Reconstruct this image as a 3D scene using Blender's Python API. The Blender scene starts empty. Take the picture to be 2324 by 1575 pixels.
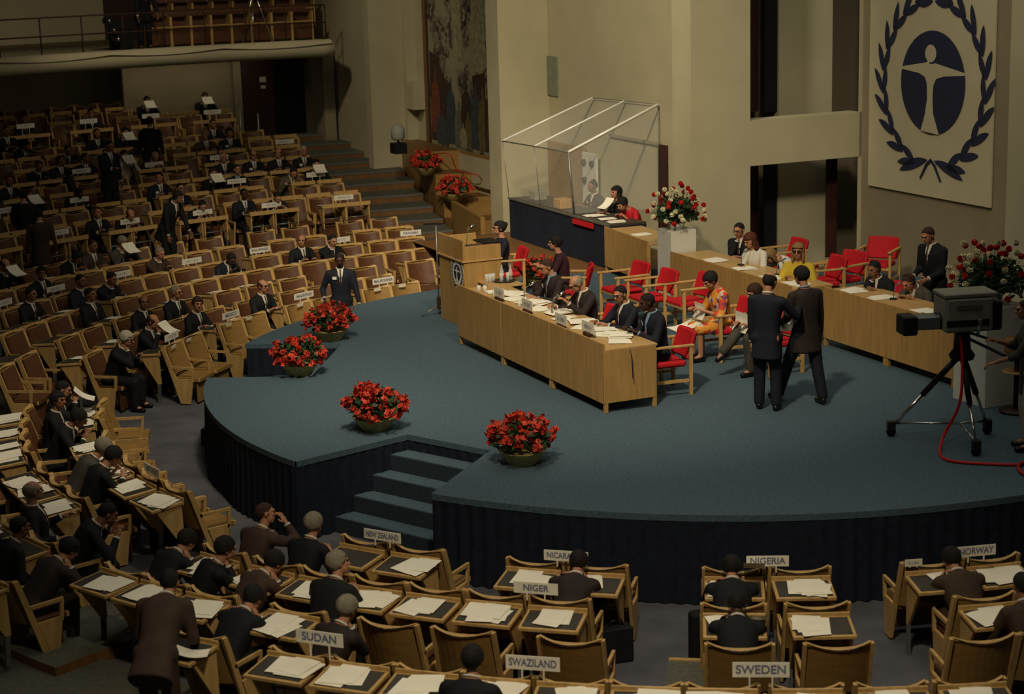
import bpy, bmesh, math, random
from mathutils import Vector, Matrix, Euler, Quaternion
random.seed(7)
S = bpy.context.scene
COL = S.collection
# ---------------------------------------------------------------- camera
FPX = 4175.0
PITCH = math.atan(937/4175.0); ROLL = math.atan(.029)
HS = .97; HC = HS+5.85
cF = Vector((0, math.cos(PITCH), -math.sin(PITCH))); cU0 = Vector((0, math.sin(PITCH), math.cos(PITCH))); cR0 = Vector((1, 0, 0))
cR = math.cos(ROLL)*cR0-math.sin(ROLL)*cU0; cU = math.sin(ROLL)*cR0+math.cos(ROLL)*cU0
cam = bpy.data.cameras.new('camera'); camo = bpy.data.objects.new('camera', cam); COL.objects.link(camo)
camo.matrix_world = Matrix(((cR.x, cU.x, -cF.x, 0), (cR.y, cU.y, -cF.y, 0), (cR.z, cU.z, -cF.z, HC), (0, 0, 0, 1)))
cam.sensor_width = 36; cam.lens = 36*FPX/2324; cam.clip_end = 300
cam.dof.use_dof = True; cam.dof.focus_distance = 24; cam.dof.aperture_fstop = 2.2
S.camera = camo
# ---------------------------------------------------------------- world, exposure
S.view_settings.view_transform = 'Standard'; S.view_settings.look = 'None'
S.view_settings.gamma = 1; S.view_settings.use_curve_mapping = False
S.view_settings.exposure = 1.0
W = bpy.data.worlds.new('world'); S.world = W; W.use_nodes = True
W.node_tree.nodes['Background'].inputs[0].default_value = (.35, .55, .6, 1)
W.node_tree.nodes['Background'].inputs[1].default_value = .012
# ---------------------------------------------------------------- lights
def spot(name, loc, tgt, power, size, blend=.6, rad=.5, col=(1, .82, .55)):
    l = bpy.data.lights.new(name, 'SPOT'); l.energy = power; l.spot_size = math.radians(size); l.spot_blend = blend
    l.shadow_soft_size = rad; l.color = col
    o = bpy.data.objects.new(name, l); COL.objects.link(o); o.location = loc
    o.rotation_euler = (Vector(tgt)-Vector(loc)).to_track_quat('-Z', 'Y').to_euler()
def area(name, loc, tgt, power, sx, sy, col=(1, .82, .55)):
    l = bpy.data.lights.new(name, 'AREA'); l.shape = 'RECTANGLE'; l.size = sx; l.size_y = sy; l.energy = power; l.color = col
    o = bpy.data.objects.new(name, l); COL.objects.link(o); o.location = loc
    o.rotation_euler = (Vector(tgt)-Vector(loc)).to_track_quat('-Z', 'Y').to_euler()
WARM = (1, .85, .6)
spot('ceiling_spot_stage', (-1, 14, 13), (1.2, 26, 1), 3000, 46, .9, .5, WARM)
spot('ceiling_spot_desk', (2.5, 16, 13), (1.2, 27.5, 1.6), 1500, 26, 1, .4, WARM)
spot('ceiling_spot_wall', (-3, 22, 12.5), (2.4, 36.5, 3.4), 3300, 46, 1, .5, WARM)
spot('ceiling_spot_banner', (3.5, 18, 12.5), (6.8, 31, 3.4), 1000, 34, 1, .5, WARM)
spot('ceiling_spot_seats', (-2, 20, 12.5), (-2.7, 35, .5), 3700, 36, 1, .5, WARM)
spot('ceiling_spot_left', (-1, 17, 12.5), (-4.8, 24, .6), 1500, 44, 1, .5, WARM)
spot('ceiling_spot_front', (.5, 8, 12), (.6, 15.6, .6), 1700, 50, 1, .5, WARM)
spot('column_fill', (-7, 34, 12), (-2.7, 45.5, 4), 900, 36, 1, .4, WARM)  # added fill, brightens the far-left column and the landing
spot('balcony_fill_right', (-6.5, 38, 9), (-9, 45, 5), 260, 62, 1, .4, WARM)  # added fill with no fitting, brightens the balcony front
spot('balcony_fill_left', (-11, 36.5, 9), (-14.5, 42, 5), 160, 62, 1, .4, WARM)  # added fill for the left stretch of the balcony front
area('rear_wall_fill_right', (-8.05, 46.0, 3.85), (-8.6, 47.2, 2.4), 2.6, 4, .2, WARM)  # added unseen strip, lifts the dark wall under the balcony
area('rear_wall_fill_left', (-14.6, 44.3, 3.85), (-15.8, 45.2, 2.6), 2.2, 4, .2, WARM)  # second added strip, for the left part of that wall
area('ambient_fill', (2, 23, 13.5), (2, 23.1, 0), 270, 14, 18, (.95, .9, .76))  # added overhead fill that keeps shadows from going black
# ---------------------------------------------------------------- geometry helpers
def ray(x, y): return cF*FPX+cR*(x-1162)-cU*(y-787.5)
def gz(x, y, z=HS):
    d = ray(x, y); t = (z-HC)/d.z; return Vector((d.x*t, d.y*t, z))
CX, CY = 2.84, 24.96
un = Vector((.41, -.912)).normalized(); nn = Vector((-un.y, un.x))
def Hh(a, b, z=0): return Vector((CX+a*un.x+b*nn.x, CY+a*un.y+b*nn.y, z))
def onb(x, y, b):
    d = ray(x, y); t = (b-(Vector((-CX, -CY))@nn))/(Vector((d.x, d.y))@nn); return Vector((d.x*t, d.y*t, HC+d.z*t))
def ab(P): q = Vector((P[0]-CX, P[1]-CY)); return q@un, q@nn
def pol(r, ang, z=0): t = math.radians(ang); return Vector((CX+r*math.cos(t), CY+r*math.sin(t), z))
def proj(P):
    d = Vector(P)-Vector((0, 0, HC)); k = FPX/d.dot(cF); return 1162+k*d.dot(cR), 787.5-k*d.dot(cU)
HROT = math.atan2(un.y, un.x)   # rotation of the hall frame

class MB:
    def __init__(s): s.v = []; s.f = []; s.m = []; s.sm = []
    def add(s, vs, fs, mi=0, smooth=False, M=None):
        o = len(s.v)
        s.v += [tuple(M@Vector(v)) if M else tuple(v) for v in vs]
        s.f += [tuple(i+o for i in f) for f in fs]; s.m += [mi]*len(fs); s.sm += [smooth]*len(fs); return s
    def box(s, c, d, mi=0, M=None, rot=None):
        x, y, z = [q/2 for q in d]
        vs = [Vector((i*x, j*y, k*z)) for i in (-1, 1) for j in (-1, 1) for k in (-1, 1)]
        if rot: R = Euler(rot).to_matrix(); vs = [R@v for v in vs]
        vs = [v+Vector(c) for v in vs]
        return s.add(vs, [(0, 1, 3, 2), (4, 6, 7, 5), (0, 4, 5, 1), (2, 3, 7, 6), (0, 2, 6, 4), (1, 5, 7, 3)], mi, M=M)
    def hexa(s, vs, mi=0, M=None):   # 8 verts: bottom 4 ccw, top 4 ccw
        return s.add(vs, [(3, 2, 1, 0), (4, 5, 6, 7), (0, 1, 5, 4), (1, 2, 6, 5), (2, 3, 7, 6), (3, 0, 4, 7)], mi, M=M)
    def prism(s, pts, z0, z1, mi=0, M=None):
        n = len(pts); vs = [(p[0], p[1], z0) for p in pts]+[(p[0], p[1], z1) for p in pts]
        return s.add(vs, [tuple(range(n-1, -1, -1)), tuple(range(n, 2*n))]+[(i, (i+1) % n, n+(i+1) % n, n+i) for i in range(n)], mi, M=M)
    def tube(s, pts, r, n=8, mi=0, M=None, r2=None, cap=True):
        pts = [Vector(p) for p in pts]; vs = []; L = len(pts)
        up = None
        for i, p in enumerate(pts):
            t = (pts[min(i+1, L-1)]-pts[max(i-1, 0)])
            t = t.normalized() if t.length > 1e-9 else Vector((0, 0, 1))
            if up is None: up = Vector((0, 0, 1)) if abs(t.z) < .9 else Vector((1, 0, 0))
            a = t.cross(up).normalized(); b = a.cross(t).normalized(); up = b
            rr = r if r2 is None else r+(r2-r)*i/(L-1)
            if isinstance(r, (list, tuple)): rr = r[i]
            for k in range(n): q = 2*math.pi*k/n; vs.append(p+a*rr*math.cos(q)+b*rr*math.sin(q))
        fs = [(i*n+k, i*n+(k+1) % n, (i+1)*n+(k+1) % n, (i+1)*n+k) for i in range(L-1) for k in range(n)]
        s.add(vs, fs, mi, True, M)
        if cap: o = len(s.v)-len(vs); s.f += [tuple(o+k for k in range(n-1, -1, -1)), tuple(o+(L-1)*n+k for k in range(n))]; s.m += [mi]*2; s.sm += [False]*2
        return s
    def lathe(s, prof, c=(0, 0, 0), n=20, mi=0, M=None, smooth=True):
        vs = []; L = len(prof)
        for r, z in prof:
            for k in range(n): q = 2*math.pi*k/n; vs.append((c[0]+r*math.cos(q), c[1]+r*math.sin(q), c[2]+z))
        fs = [(i*n+k, i*n+(k+1) % n, (i+1)*n+(k+1) % n, (i+1)*n+k) for i in range(L-1) for k in range(n)]
        fs += [tuple(range(n-1, -1, -1)), tuple((L-1)*n+k for k in range(n))]
        return s.add(vs, fs, mi, smooth, M)
    def ell(s, c, r, n=12, m=8, mi=0, M=None, R=None):
        vs = []; c = Vector(c)
        for j in range(1, m):
            t = math.pi*j/m
            for k in range(n):
                q = 2*math.pi*k/n; v = Vector((r[0]*math.sin(t)*math.cos(q), r[1]*math.sin(t)*math.sin(q), r[2]*math.cos(t)))
                vs.append((R@v if R else v)+c)
        tp = Vector((0, 0, r[2])); bt = Vector((0, 0, -r[2]))
        vs += [(R@tp if R else tp)+c, (R@bt if R else bt)+c]
        fs = [(j*n+k, (j+1)*n+k, (j+1)*n+(k+1) % n, j*n+(k+1) % n) for j in range(m-2) for k in range(n)]
        T = len(vs)-2; fs += [(T, k, (k+1) % n) for k in range(n)]+[(T+1, (m-2)*n+(k+1) % n, (m-2)*n+k) for k in range(n)]
        return s.add(vs, fs, mi, True, M)
    def mesh(s, name, mats):
        me = bpy.data.meshes.new(name); me.from_pydata(s.v, [], s.f)
        for m in (mats if isinstance(mats, (list, tuple)) else [mats]): me.materials.append(m)
        me.polygons.foreach_set('material_index', s.m); me.polygons.foreach_set('use_smooth', s.sm); me.update()
        return me
    def obj(s, name, mats, parent=None, bevel=0):
        return link(name, s.mesh(name, mats), parent, bevel)
def link(name, data, parent=None, bevel=0):
    o = bpy.data.objects.new(name, data); COL.objects.link(o); o.parent = parent
    if bevel: b = o.modifiers.new('bevel', 'BEVEL'); b.width = bevel; b.segments = 1; b.limit_method = 'ANGLE'
    return o
def tag(o, label=None, cat=None, group=None, kind=None):
    if label: o['label'] = label
    if cat: o['category'] = cat
    if group: o['group'] = group
    if kind: o['kind'] = kind
    return o
def thing(name, label, cat, loc=(0, 0, 0), rz=0, group=None):
    o = bpy.data.objects.new(name, None); COL.objects.link(o); o.location = loc; o.rotation_euler = (0, 0, rz); o.empty_display_size = .1
    return tag(o, label, cat, group)
KIDS = {}
def copy_tree(o, parent=None):
    c = o.copy(); COL.objects.link(c)
    if parent: c.parent = parent
    for ch in o.children: copy_tree(ch, c)
    return c
def dup(o, loc, rz, label, group=None, cat=None):
    c = copy_tree(o); c.location = loc; c.rotation_euler = (0, 0, rz); c['label'] = label
    if group: c['group'] = group
    if cat: c['category'] = cat
    return c
def structure(o): o['kind'] = 'structure'; return o
# ---------------------------------------------------------------- materials
def mat(name, col, rough=.6, metal=0, noise=8, amt=.12, bump=0, spec=.3, stretch=None, trans=0, emit=0, sheen=0):
    m = bpy.data.materials.new(name); m.use_nodes = True; nt = m.node_tree; b = nt.nodes['Principled BSDF']
    b.inputs['Roughness'].default_value = rough; b.inputs['Metallic'].default_value = metal; b.inputs['Specular IOR Level'].default_value = spec
    tc = nt.nodes.new('ShaderNodeTexCoord'); nz = nt.nodes.new('ShaderNodeTexNoise'); nz.inputs['Scale'].default_value = noise; nz.inputs['Detail'].default_value = 4
    src = tc.outputs['Object']
    if stretch:
        mp = nt.nodes.new('ShaderNodeMapping'); mp.inputs['Scale'].default_value = stretch; nt.links.new(src, mp.inputs[0]); src = mp.outputs[0]
    nt.links.new(src, nz.inputs['Vector'])
    rp = nt.nodes.new('ShaderNodeValToRGB'); c = Vector(col)
    rp.color_ramp.elements[0].position = .3; rp.color_ramp.elements[1].position = .7
    rp.color_ramp.elements[0].color = (*(c*(1-amt)), 1); rp.color_ramp.elements[1].color = (*[min(1, q) for q in c*(1+amt)], 1)
    nt.links.new(nz.outputs['Fac'], rp.inputs[0]); nt.links.new(rp.outputs[0], b.inputs['Base Color'])
    if bump:
        bp = nt.nodes.new('ShaderNodeBump'); bp.inputs['Strength'].default_value = bump; bp.inputs['Distance'].default_value = .02
        nt.links.new(nz.outputs['Fac'], bp.inputs['Height']); nt.links.new(bp.outputs[0], b.inputs['Normal'])
    if trans: b.inputs['Transmission Weight'].default_value = trans
    if emit: b.inputs['Emission Color'].default_value = (*col, 1); b.inputs['Emission Strength'].default_value = emit
    return m
M = {}
M['oak'] = mat('oak_wood', (.42, .25, .085), .45, noise=3, amt=.14, stretch=(6, 6, .6))
M['oak2'] = mat('chair_beech', (.51, .325, .12), .4, noise=5, amt=.16, stretch=(3, 3, 1))
M['oak_top'] = mat('oak_worktop', (.5, .31, .12), .35, noise=3, amt=.1, stretch=(.8, 5, 1))
M['brown'] = mat('brown_vinyl', (.105, .042, .018), .5, noise=14, amt=.2)
M['ply'] = mat('tan_plywood', (.27, .155, .045), .5, noise=4, amt=.12, stretch=(1, 1, 5))
M['leather'] = mat('dark_desk_inset', (.045, .04, .03), .5, noise=20, amt=.2)
M['steel'] = mat('grey_steel', (.22, .23, .22), .4, .6, amt=.08)
M['chrome'] = mat('chrome', (.6, .6, .58), .2, 1, amt=.05)
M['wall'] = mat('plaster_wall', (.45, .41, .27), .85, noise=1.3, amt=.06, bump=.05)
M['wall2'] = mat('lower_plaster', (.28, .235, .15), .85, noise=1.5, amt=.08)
M['carpet'] = mat('stage_blue_carpet', (.062, .102, .132), .95, noise=30, amt=.22, bump=.2)
M['pit'] = mat('pit_grey_carpet', (.09, .09, .105), .95, noise=2, amt=.25)
M['tier'] = mat('tier_brown_carpet', (.10, .10, .075), .9, noise=20, amt=.2)
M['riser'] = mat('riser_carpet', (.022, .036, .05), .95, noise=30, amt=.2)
M['drape'] = mat('navy_drape', (.007, .011, .024), .9, noise=12, amt=.3)
M['wood_dark'] = mat('terrace_wood', (.17, .085, .03), .5, noise=4, amt=.2, stretch=(1, 6, 1))
M['door'] = mat('door_brown', (.045, .018, .013), .5, noise=3, amt=.2, stretch=(5, 5, 1))
M['black'] = mat('black_cloth', (.006, .007, .009), .8, amt=.2)
M['red'] = mat('red_upholstery', (.48, .008, .016), .75, noise=30, amt=.15)
M['paper'] = mat('white_paper', (.85, .81, .68), .8, noise=3, amt=.05)
M['card'] = mat('sign_card', (.74, .71, .6), .7, noise=4, amt=.05)
M['ink'] = mat('sign_ink', (.14, .15, .24), .7, amt=.1)
M['navy'] = mat('emblem_navy', (.022, .026, .06), .8, amt=.1)
M['cloth'] = mat('banner_cloth', (.56, .5, .33), .85, noise=2, amt=.04)
M['white'] = mat('white_paint', (.62, .62, .55), .6, noise=3, amt=.06)
M['bloom'] = mat('red_blossom', (.50, .045, .022), .6, noise=25, amt=.4)
M['leafm'] = mat('green_leaf', (.028, .06, .024), .6, noise=20, amt=.5)
M['basket'] = mat('wicker_basket', (.5, .38, .15), .7, noise=40, amt=.3, bump=.4)
M['skin'] = mat('skin_light', (.42, .20, .115), .55, amt=.08)
M['skin2'] = mat('skin_dark', (.06, .026, .015), .5, amt=.1)
M['skin3'] = mat('skin_tan', (.25, .115, .06), .55, amt=.08)
M['eye'] = mat('eye_dark', (.015, .01, .008), .3)
M['lip'] = mat('lip', (.25, .07, .05), .5)
M['camgrey'] = mat('camera_grey', (.25, .25, .2), .5, amt=.1)
M['rubber'] = mat('black_metal', (.015, .016, .018), .4, .3)
M['redcable'] = mat('red_cable', (.5, .012, .012), .5)
M['shirt'] = mat('white_shirt', (.6, .58, .5), .7, amt=.05)
M['blueshirt'] = mat('blue_shirt', (.2, .3, .45), .7, amt=.05)
M['tie'] = mat('dark_tie', (.05, .02, .02), .6)
M['shoe'] = mat('black_shoe', (.008, .008, .008), .3)
JK = {'navy': mat('navy_suit', (.009, .011, .02), .8, amt=.2), 'blacks': mat('black_suit', (.006, .007, .009), .8, amt=.2),
      'brown': mat('brown_suit', (.05, .03, .02), .8, amt=.2), 'grey': mat('grey_suit', (.06, .055, .045), .8, amt=.2),
      'olive': mat('olive_suit', (.09, .08, .045), .8, amt=.2), 'white': M['shirt'], 'red': mat('red_dress', (.45, .01, .02), .7),
      'yellow': mat('yellow_cardigan', (.5, .36, .03), .8, amt=.1), 'plum': mat('plum_dress', (.035, .012, .018), .8),
      'darkbrown': mat('dark_brown_suit', (.024, .016, .014), .8, amt=.2), 'cream': mat('cream_trousers', (.42, .4, .33), .8)}
HC_ = {'black': mat('black_hair', (.01, .008, .008), .85, noise=30, amt=.3), 'brown': mat('brown_hair', (.04, .018, .01), .85, noise=30, amt=.3),
       'grey': mat('grey_hair', (.2, .18, .13), .85, noise=30, amt=.2), 'white': mat('white_hair', (.42, .39, .3), .85, noise=30, amt=.15),
       'blond': mat('blond_hair', (.22, .13, .05), .85, noise=30, amt=.25), 'red': mat('auburn_hair', (.08, .02, .012), .85, noise=30, amt=.25)}
def canopy_mat():
    m = bpy.data.materials.new('perspex'); m.use_nodes = True; nt = m.node_tree; b = nt.nodes['Principled BSDF']
    b.inputs['Base Color'].default_value = (.9, .92, .86, 1); b.inputs['Roughness'].default_value = .08; b.inputs['Alpha'].default_value = .16
    nz = nt.nodes.new('ShaderNodeTexNoise'); nz.inputs['Scale'].default_value = 2; mr = nt.nodes.new('ShaderNodeMapRange')
    mr.inputs['To Min'].default_value = .1; mr.inputs['To Max'].default_value = .22; nt.links.new(nz.outputs['Fac'], mr.inputs[0]); nt.links.new(mr.outputs[0], b.inputs['Alpha'])
    return m
M['perspex'] = canopy_mat()
M['glass'] = mat('clear_glass', (.85, .9, .88), .05, amt=.02, spec=.8); M['glass'].node_tree.nodes['Principled BSDF'].inputs['Alpha'].default_value = .4
def print_mat():
    m = mat('orange_print_dress', (.7, .2, .03), .8); nt = m.node_tree; b = nt.nodes['Principled BSDF']
    v = nt.nodes.new('ShaderNodeTexVoronoi'); v.inputs['Scale'].default_value = 16; r = nt.nodes.new('ShaderNodeValToRGB'); r.color_ramp.interpolation = 'CONSTANT'
    tc = nt.nodes.new('ShaderNodeTexCoord'); nt.links.new(tc.outputs['Object'], v.inputs['Vector'])
    e = r.color_ramp.elements; e[0].color = (.65, .28, .03, 1); e[0].position = 0; e[1].position = .35; e[1].color = (.6, .06, .03, 1)
    for p, c in ((.55, (.6, .5, .42, 1)), (.72, (.22, .06, .12, 1)), (.85, (.7, .3, .04, 1))): q = e.new(p); q.color = c
    sp = nt.nodes.new('ShaderNodeSeparateColor'); nt.links.new(v.outputs['Color'], sp.inputs[0]); nt.links.new(sp.outputs[0], r.inputs[0]); nt.links.new(r.outputs[0], b.inputs['Base Color'])
    return m
JK['print'] = print_mat()
def mural_mat():
    m = mat('mural_paint', (.2, .18, .1), .8); nt = m.node_tree; b = nt.nodes['Principled BSDF']
    tc = nt.nodes.new('ShaderNodeTexCoord'); v = nt.nodes.new('ShaderNodeTexVoronoi'); v.inputs['Scale'].default_value = 11
    n2 = nt.nodes.new('ShaderNodeTexNoise'); n2.inputs['Scale'].default_value = 1.3; n2.inputs['Detail'].default_value = 3
    nt.links.new(tc.outputs['Object'], v.inputs['Vector']); nt.links.new(tc.outputs['Object'], n2.inputs['Vector'])
    r = nt.nodes.new('ShaderNodeValToRGB'); e = r.color_ramp.elements; e[0].color = (.03, .022, .02, 1); e[1].color = (.28, .26, .16, 1)
    q = e.new(.45); q.color = (.10, .07, .05, 1); q = e.new(.7); q.color = (.16, .15, .11, 1)
    sp = nt.nodes.new('ShaderNodeSeparateColor'); nt.links.new(v.outputs['Color'], sp.inputs[0]); nt.links.new(sp.outputs[1], r.inputs[0])
    r2 = nt.nodes.new('ShaderNodeValToRGB'); r2.color_ramp.elements[0].position = .46; r2.color_ramp.elements[1].position = .56
    nt.links.new(n2.outputs['Fac'], r2.inputs[0]); mx = nt.nodes.new('ShaderNodeMix'); mx.data_type = 'RGBA'
    nt.links.new(r2.outputs[0], mx.inputs[0]); nt.links.new(r.outputs[0], mx.inputs[6]); mx.inputs[7].default_value = (.27, .25, .15, 1)
    nt.links.new(mx.outputs[2], b.inputs['Base Color']); return m
M['mural'] = mural_mat()
# ================================================================ PEOPLE
TMP = bpy.data.scenes.new('tmp_build')
def loft(mb, secs, M_=None, n=16):
    vs = []
    for z, w, d, y0 in secs:
        for k in range(n):
            q = 2*math.pi*k/n; c, s_ = math.cos(q), math.sin(q); e_ = .8
            vs.append((w*abs(c)**e_*(1 if c > 0 else -1), y0+d*abs(s_)**e_*(1 if s_ > 0 else -1), z))
    L = len(secs); fs = [(i*n+k, i*n+(k+1) % n, (i+1)*n+(k+1) % n, (i+1)*n+k) for i in range(L-1) for k in range(n)]+[tuple(range(n-1, -1, -1)), tuple((L-1)*n+k for k in range(n))]
    mb.add(vs, fs, 0, True, M_)
def remesh(mb, vox, name, mats, smooth=4):
    me = mb.mesh('tmp', []) if False else None
    me = bpy.data.meshes.new('tmp'); me.from_pydata(mb.v, [], mb.f); o = bpy.data.objects.new('tmp', me); TMP.collection.objects.link(o)
    r = o.modifiers.new('r', 'REMESH'); r.mode = 'VOXEL'; r.voxel_size = vox; r.use_smooth_shade = True
    if smooth: s_ = o.modifiers.new('s', 'SMOOTH'); s_.iterations = smooth; s_.factor = .5
    TMP.view_layers[0].update(); dg = TMP.view_layers[0].depsgraph; ev = o.evaluated_get(dg); out = bpy.data.meshes.new_from_object(ev, depsgraph=dg)
    bpy.data.objects.remove(o); bpy.data.meshes.remove(me); out.name = name
    out.materials.clear()
    for m in mats: out.materials.append(m)
    out.polygons.foreach_set('use_smooth', [True]*len(out.polygons)); return out
def caps(mb, p, q, r0, r1, M_=None):
    p, q = Vector(p), Vector(q); mb.ell(p, (r0,)*3, 12, 8, M=M_); mb.ell(q, (r1,)*3, 12, 8, M=M_)
    if (q-p).length > 1e-4: mb.tube([p, q], [r0, r1], 12, M=M_)
def to_mb(me, mi0=0):
    return [v.co.copy() for v in me.vertices], [tuple(p.vertices) for p in me.polygons], [p.material_index for p in me.polygons]
# head: face looks along +Y, origin at the head centre
def head_mesh():
    mb = MB()
    mb.ell((0, -.012, .022), (.074, .094, .088), 20, 14); mb.ell((0, .03, -.04), (.056, .062, .066), 16, 10); mb.ell((0, .052, -.084), (.03, .028, .022), 10, 8)
    mb.ell((0, .082, .032), (.05, .018, .012), 10, 6)       # brow
    caps(mb, (0, .088, .018), (0, .108, -.018), .009, .015)  # nose
    mb.ell((-.013, .096, -.022), (.009, .01, .008), 8, 6); mb.ell((.013, .096, -.022), (.009, .01, .008), 8, 6)
    mb.ell((0, .083, -.05), (.024, .012, .011), 10, 6)
    for s in (-1, 1): mb.ell((s*.038, .062, -.012), (.022, .02, .018), 10, 6); mb.ell((s*.077, -.008, -.005), (.010, .02, .032), 8, 8)
    me = remesh(mb, .0075, 'head', [None], 2); v, f, m_ = to_mb(me); bpy.data.meshes.remove(me)
    H = MB(); H.add(v, f, 0, True)
    for s in (-1, 1): H.ell((s*.029, .083, .012), (.013, .008, .007), 8, 6, 1); H.ell((s*.03, .092, .031), (.018, .005, .0035), 8, 4, 1)
    H.ell((0, .0935, -.050), (.021, .004, .0055), 8, 4, 2)
    return H
HEAD = head_mesh()
def hand_mesh(curl=.5):
    mb = MB()   # local: y along fingers, x towards the thumb, z back of the hand
    mb.ell((0, .045, 0), (.04, .052, .017), 12, 8); mb.ell((0, 0, 0), (.026, .03, .02), 10, 6)
    for i, (x, L, a0) in enumerate(((.029, .068, .9), (.010, .078, 1.0), (-.010, .073, 1.05), (-.029, .058, 1.15))):
        p = Vector((x, .085, 0)); a = 0; pts = [p]
        for s in (.45, .32, .25): a -= curl*a0*.75; p = p+Vector((x*.12*s, math.cos(a), math.sin(a)))*L*s; pts.append(p)
        mb.tube(pts, [.0095, .009, .008, .0065], 6)
    mb.tube([(.03, .02, -.002), (.055, .045, -.012), (.06, .072, -.022)], [.012, .0105, .008], 6)
    return mb
HAND = hand_mesh()
HAND2 = hand_mesh(.95)
def ik(S_, H_, L1, L2, pole):
    d = H_-S_; D = min(d.length, (L1+L2)*.999); dn = d.normalized(); H2 = S_+dn*D
    a = (L1*L1-L2*L2+D*D)/(2*D); h = math.sqrt(max(L1*L1-a*a, 0)); pp = pole-dn*pole.dot(dn)
    pp = pp.normalized() if pp.length > 1e-5 else Vector((0, 0, -1)); return S_+dn*a+pp*h, H2
CHEST = [(.56, .055), (.535, .066), (.50, .080), (.46, .106), (.40, .122), (.32, .134), (.26, .130), (.2, .126)]
def cy(z):
    for (z0, y0), (z1, y1) in zip(CHEST, CHEST[1:]):
        if z <= z0 and z >= z1: t = (z0-z)/(z0-z1); return y0+(y1-y0)*t
    return CHEST[0][1] if z > .5 else CHEST[-1][1]
POSES = {}
def build_pose(key, sit=True, lean=8, twist=0, side=0, hy=0, hp=0, hr=0, hl=None, hr_=None, legs=None, fat=0, skirt_=False, sleeves=1.0, pel=None, vox=.017, female=False, hunch=0):
    """returns dict of meshes; hl / hr_ = hand targets (x right, y forward, z up) relative to the floor point"""
    if key in POSES: return POSES[key]
    pz = (.47 if sit else .93) if pel is None else pel
    T = Matrix.Translation((0, 0, pz))@Matrix.Rotation(math.radians(twist), 4, 'Z')@Matrix.Rotation(math.radians(side), 4, 'Y')@Matrix.Rotation(-math.radians(lean), 4, 'X')
    bw = .9 if female else 1.0
    HM = T@Matrix.Translation((0, .012+hunch*.06, .572-hunch*.01))@Matrix.Rotation(math.radians(hy), 4, 'Z')@Matrix.Rotation(math.radians(lean*.75-hp), 4, 'X')@Matrix.Rotation(math.radians(hr), 4, 'Y')@Matrix.Translation((0, .028, .115))
    # arms
    arms = []
    for s, tgt in ((-1, hl), (1, hr_)):
        S_ = T@Vector((s*.192*bw, -.008, .448)); 
        if tgt is None: tgt = (s*.14, .34, .78) if sit else (s*.27, .06, pz-.12)
        if tgt == 'chin': tgt = HM@Vector((.02, .05, -.15))
        Hn = Vector(tgt); pole = Vector((s*.55, -.25, -.8)) if sit else Vector((s*.35, -1, -.1))
        if Hn.z > S_.z-.1: pole = Vector((s*.6, .1, -1))
        E, Hn = ik(S_, Hn, .29, .255, pole); arms.append((s, S_, E, Hn))
    # legs
    LG = []
    for s in (-1, 1):
        hip = Vector((s*.09, .02 if sit else 0, pz-.0))
        if sit and not legs: kn = Vector((s*.12, .42, .455)); an_ = Vector((s*.12, .40, .09)); toe = Vector((s*.14, .54, .035))
        elif sit: kn, an_, toe = [Vector(q) for q in legs[0 if s < 0 else 1]]
        else:
            ft = Vector(legs[0 if s < 0 else 1]) if legs else Vector((s*.11, 0, 0)); an_ = ft+Vector((0, 0, .085))
            kn, an_ = ik(hip, an_, .42, .43, Vector((0, 1, 0))); toe = ft+Vector((s*.02, .15, .035)) 
        LG.append((s, hip, kn, an_, toe))
    def torso(mb, g, lo=-.03, top=.535):
        S_0 = [(-.27, .185, .145), (-.20, .178, .135), (-.10, .168, .125), (0, .165, .122), (.12, .150, .112), (.22, .158, .115), (.32, .174, .122), (.40, .183, .120), (.46, .172, .100), (.50, .132, .082), (.535, .075, .062)]
        F_0 = [(-.27, .19, .14), (-.20, .17, .125), (-.10, .175, .125), (0, .165, .12), (.12, .125, .10), (.22, .13, .105), (.32, .148, .125), (.38, .152, .12), (.46, .145, .09), (.50, .10, .07), (.535, .06, .055)]
        ss = [(z, w*(1+fat*.14)+g, d*(1+fat*(.3 if z < .35 else .1))+g, (.02*fat if z < .35 else 0)-(.012 if z > .4 else 0)) for z, w, d in (F_0 if female else S_0) if z >= lo-1e-6 and z <= top+1e-6]
        loft(mb, ss, T)
        caps(mb, (-.165*bw, -.012, .452), (.165*bw, -.012, .452), .060+g*.6, .060+g*.6, T)
    mb = MB(); torso(mb, -.008, 0); caps(mb, (-.08*bw, 0, -.01), (.08*bw, 0, -.01), .11, .11, T); caps(mb, (0, -.005, .48), (0, .02+hunch*.05, .62), .056, .05, T)
    caps(mb, T@Vector((0, .01+hunch*.04, .6)), HM@Vector((0, -.02, -.03)), .05, .05)
    for s, S_, E, Hn in arms: caps(mb, S_, E, .046, .038); caps(mb, E, Hn, .038, .026)
    for s, hip, kn, an_, toe in LG: caps(mb, hip, kn, .085, .055); caps(mb, kn, an_, .052, .036); caps(mb, an_, toe, .035, .03)
    me = remesh(mb, vox, 'b', [None], 3); v, f, m_ = to_mb(me); bpy.data.meshes.remove(me)
    B = MB(); B.add(v, f, 0, True)
    for q, m_ in (([HM@Vector(p) for p in HEAD.v], HEAD.m),):
        o = len(B.v); B.v += [tuple(p) for p in q]; B.f += [tuple(i+o for i in fc) for fc in HEAD.f]; B.m += m_; B.sm += [True]*len(m_)
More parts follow.
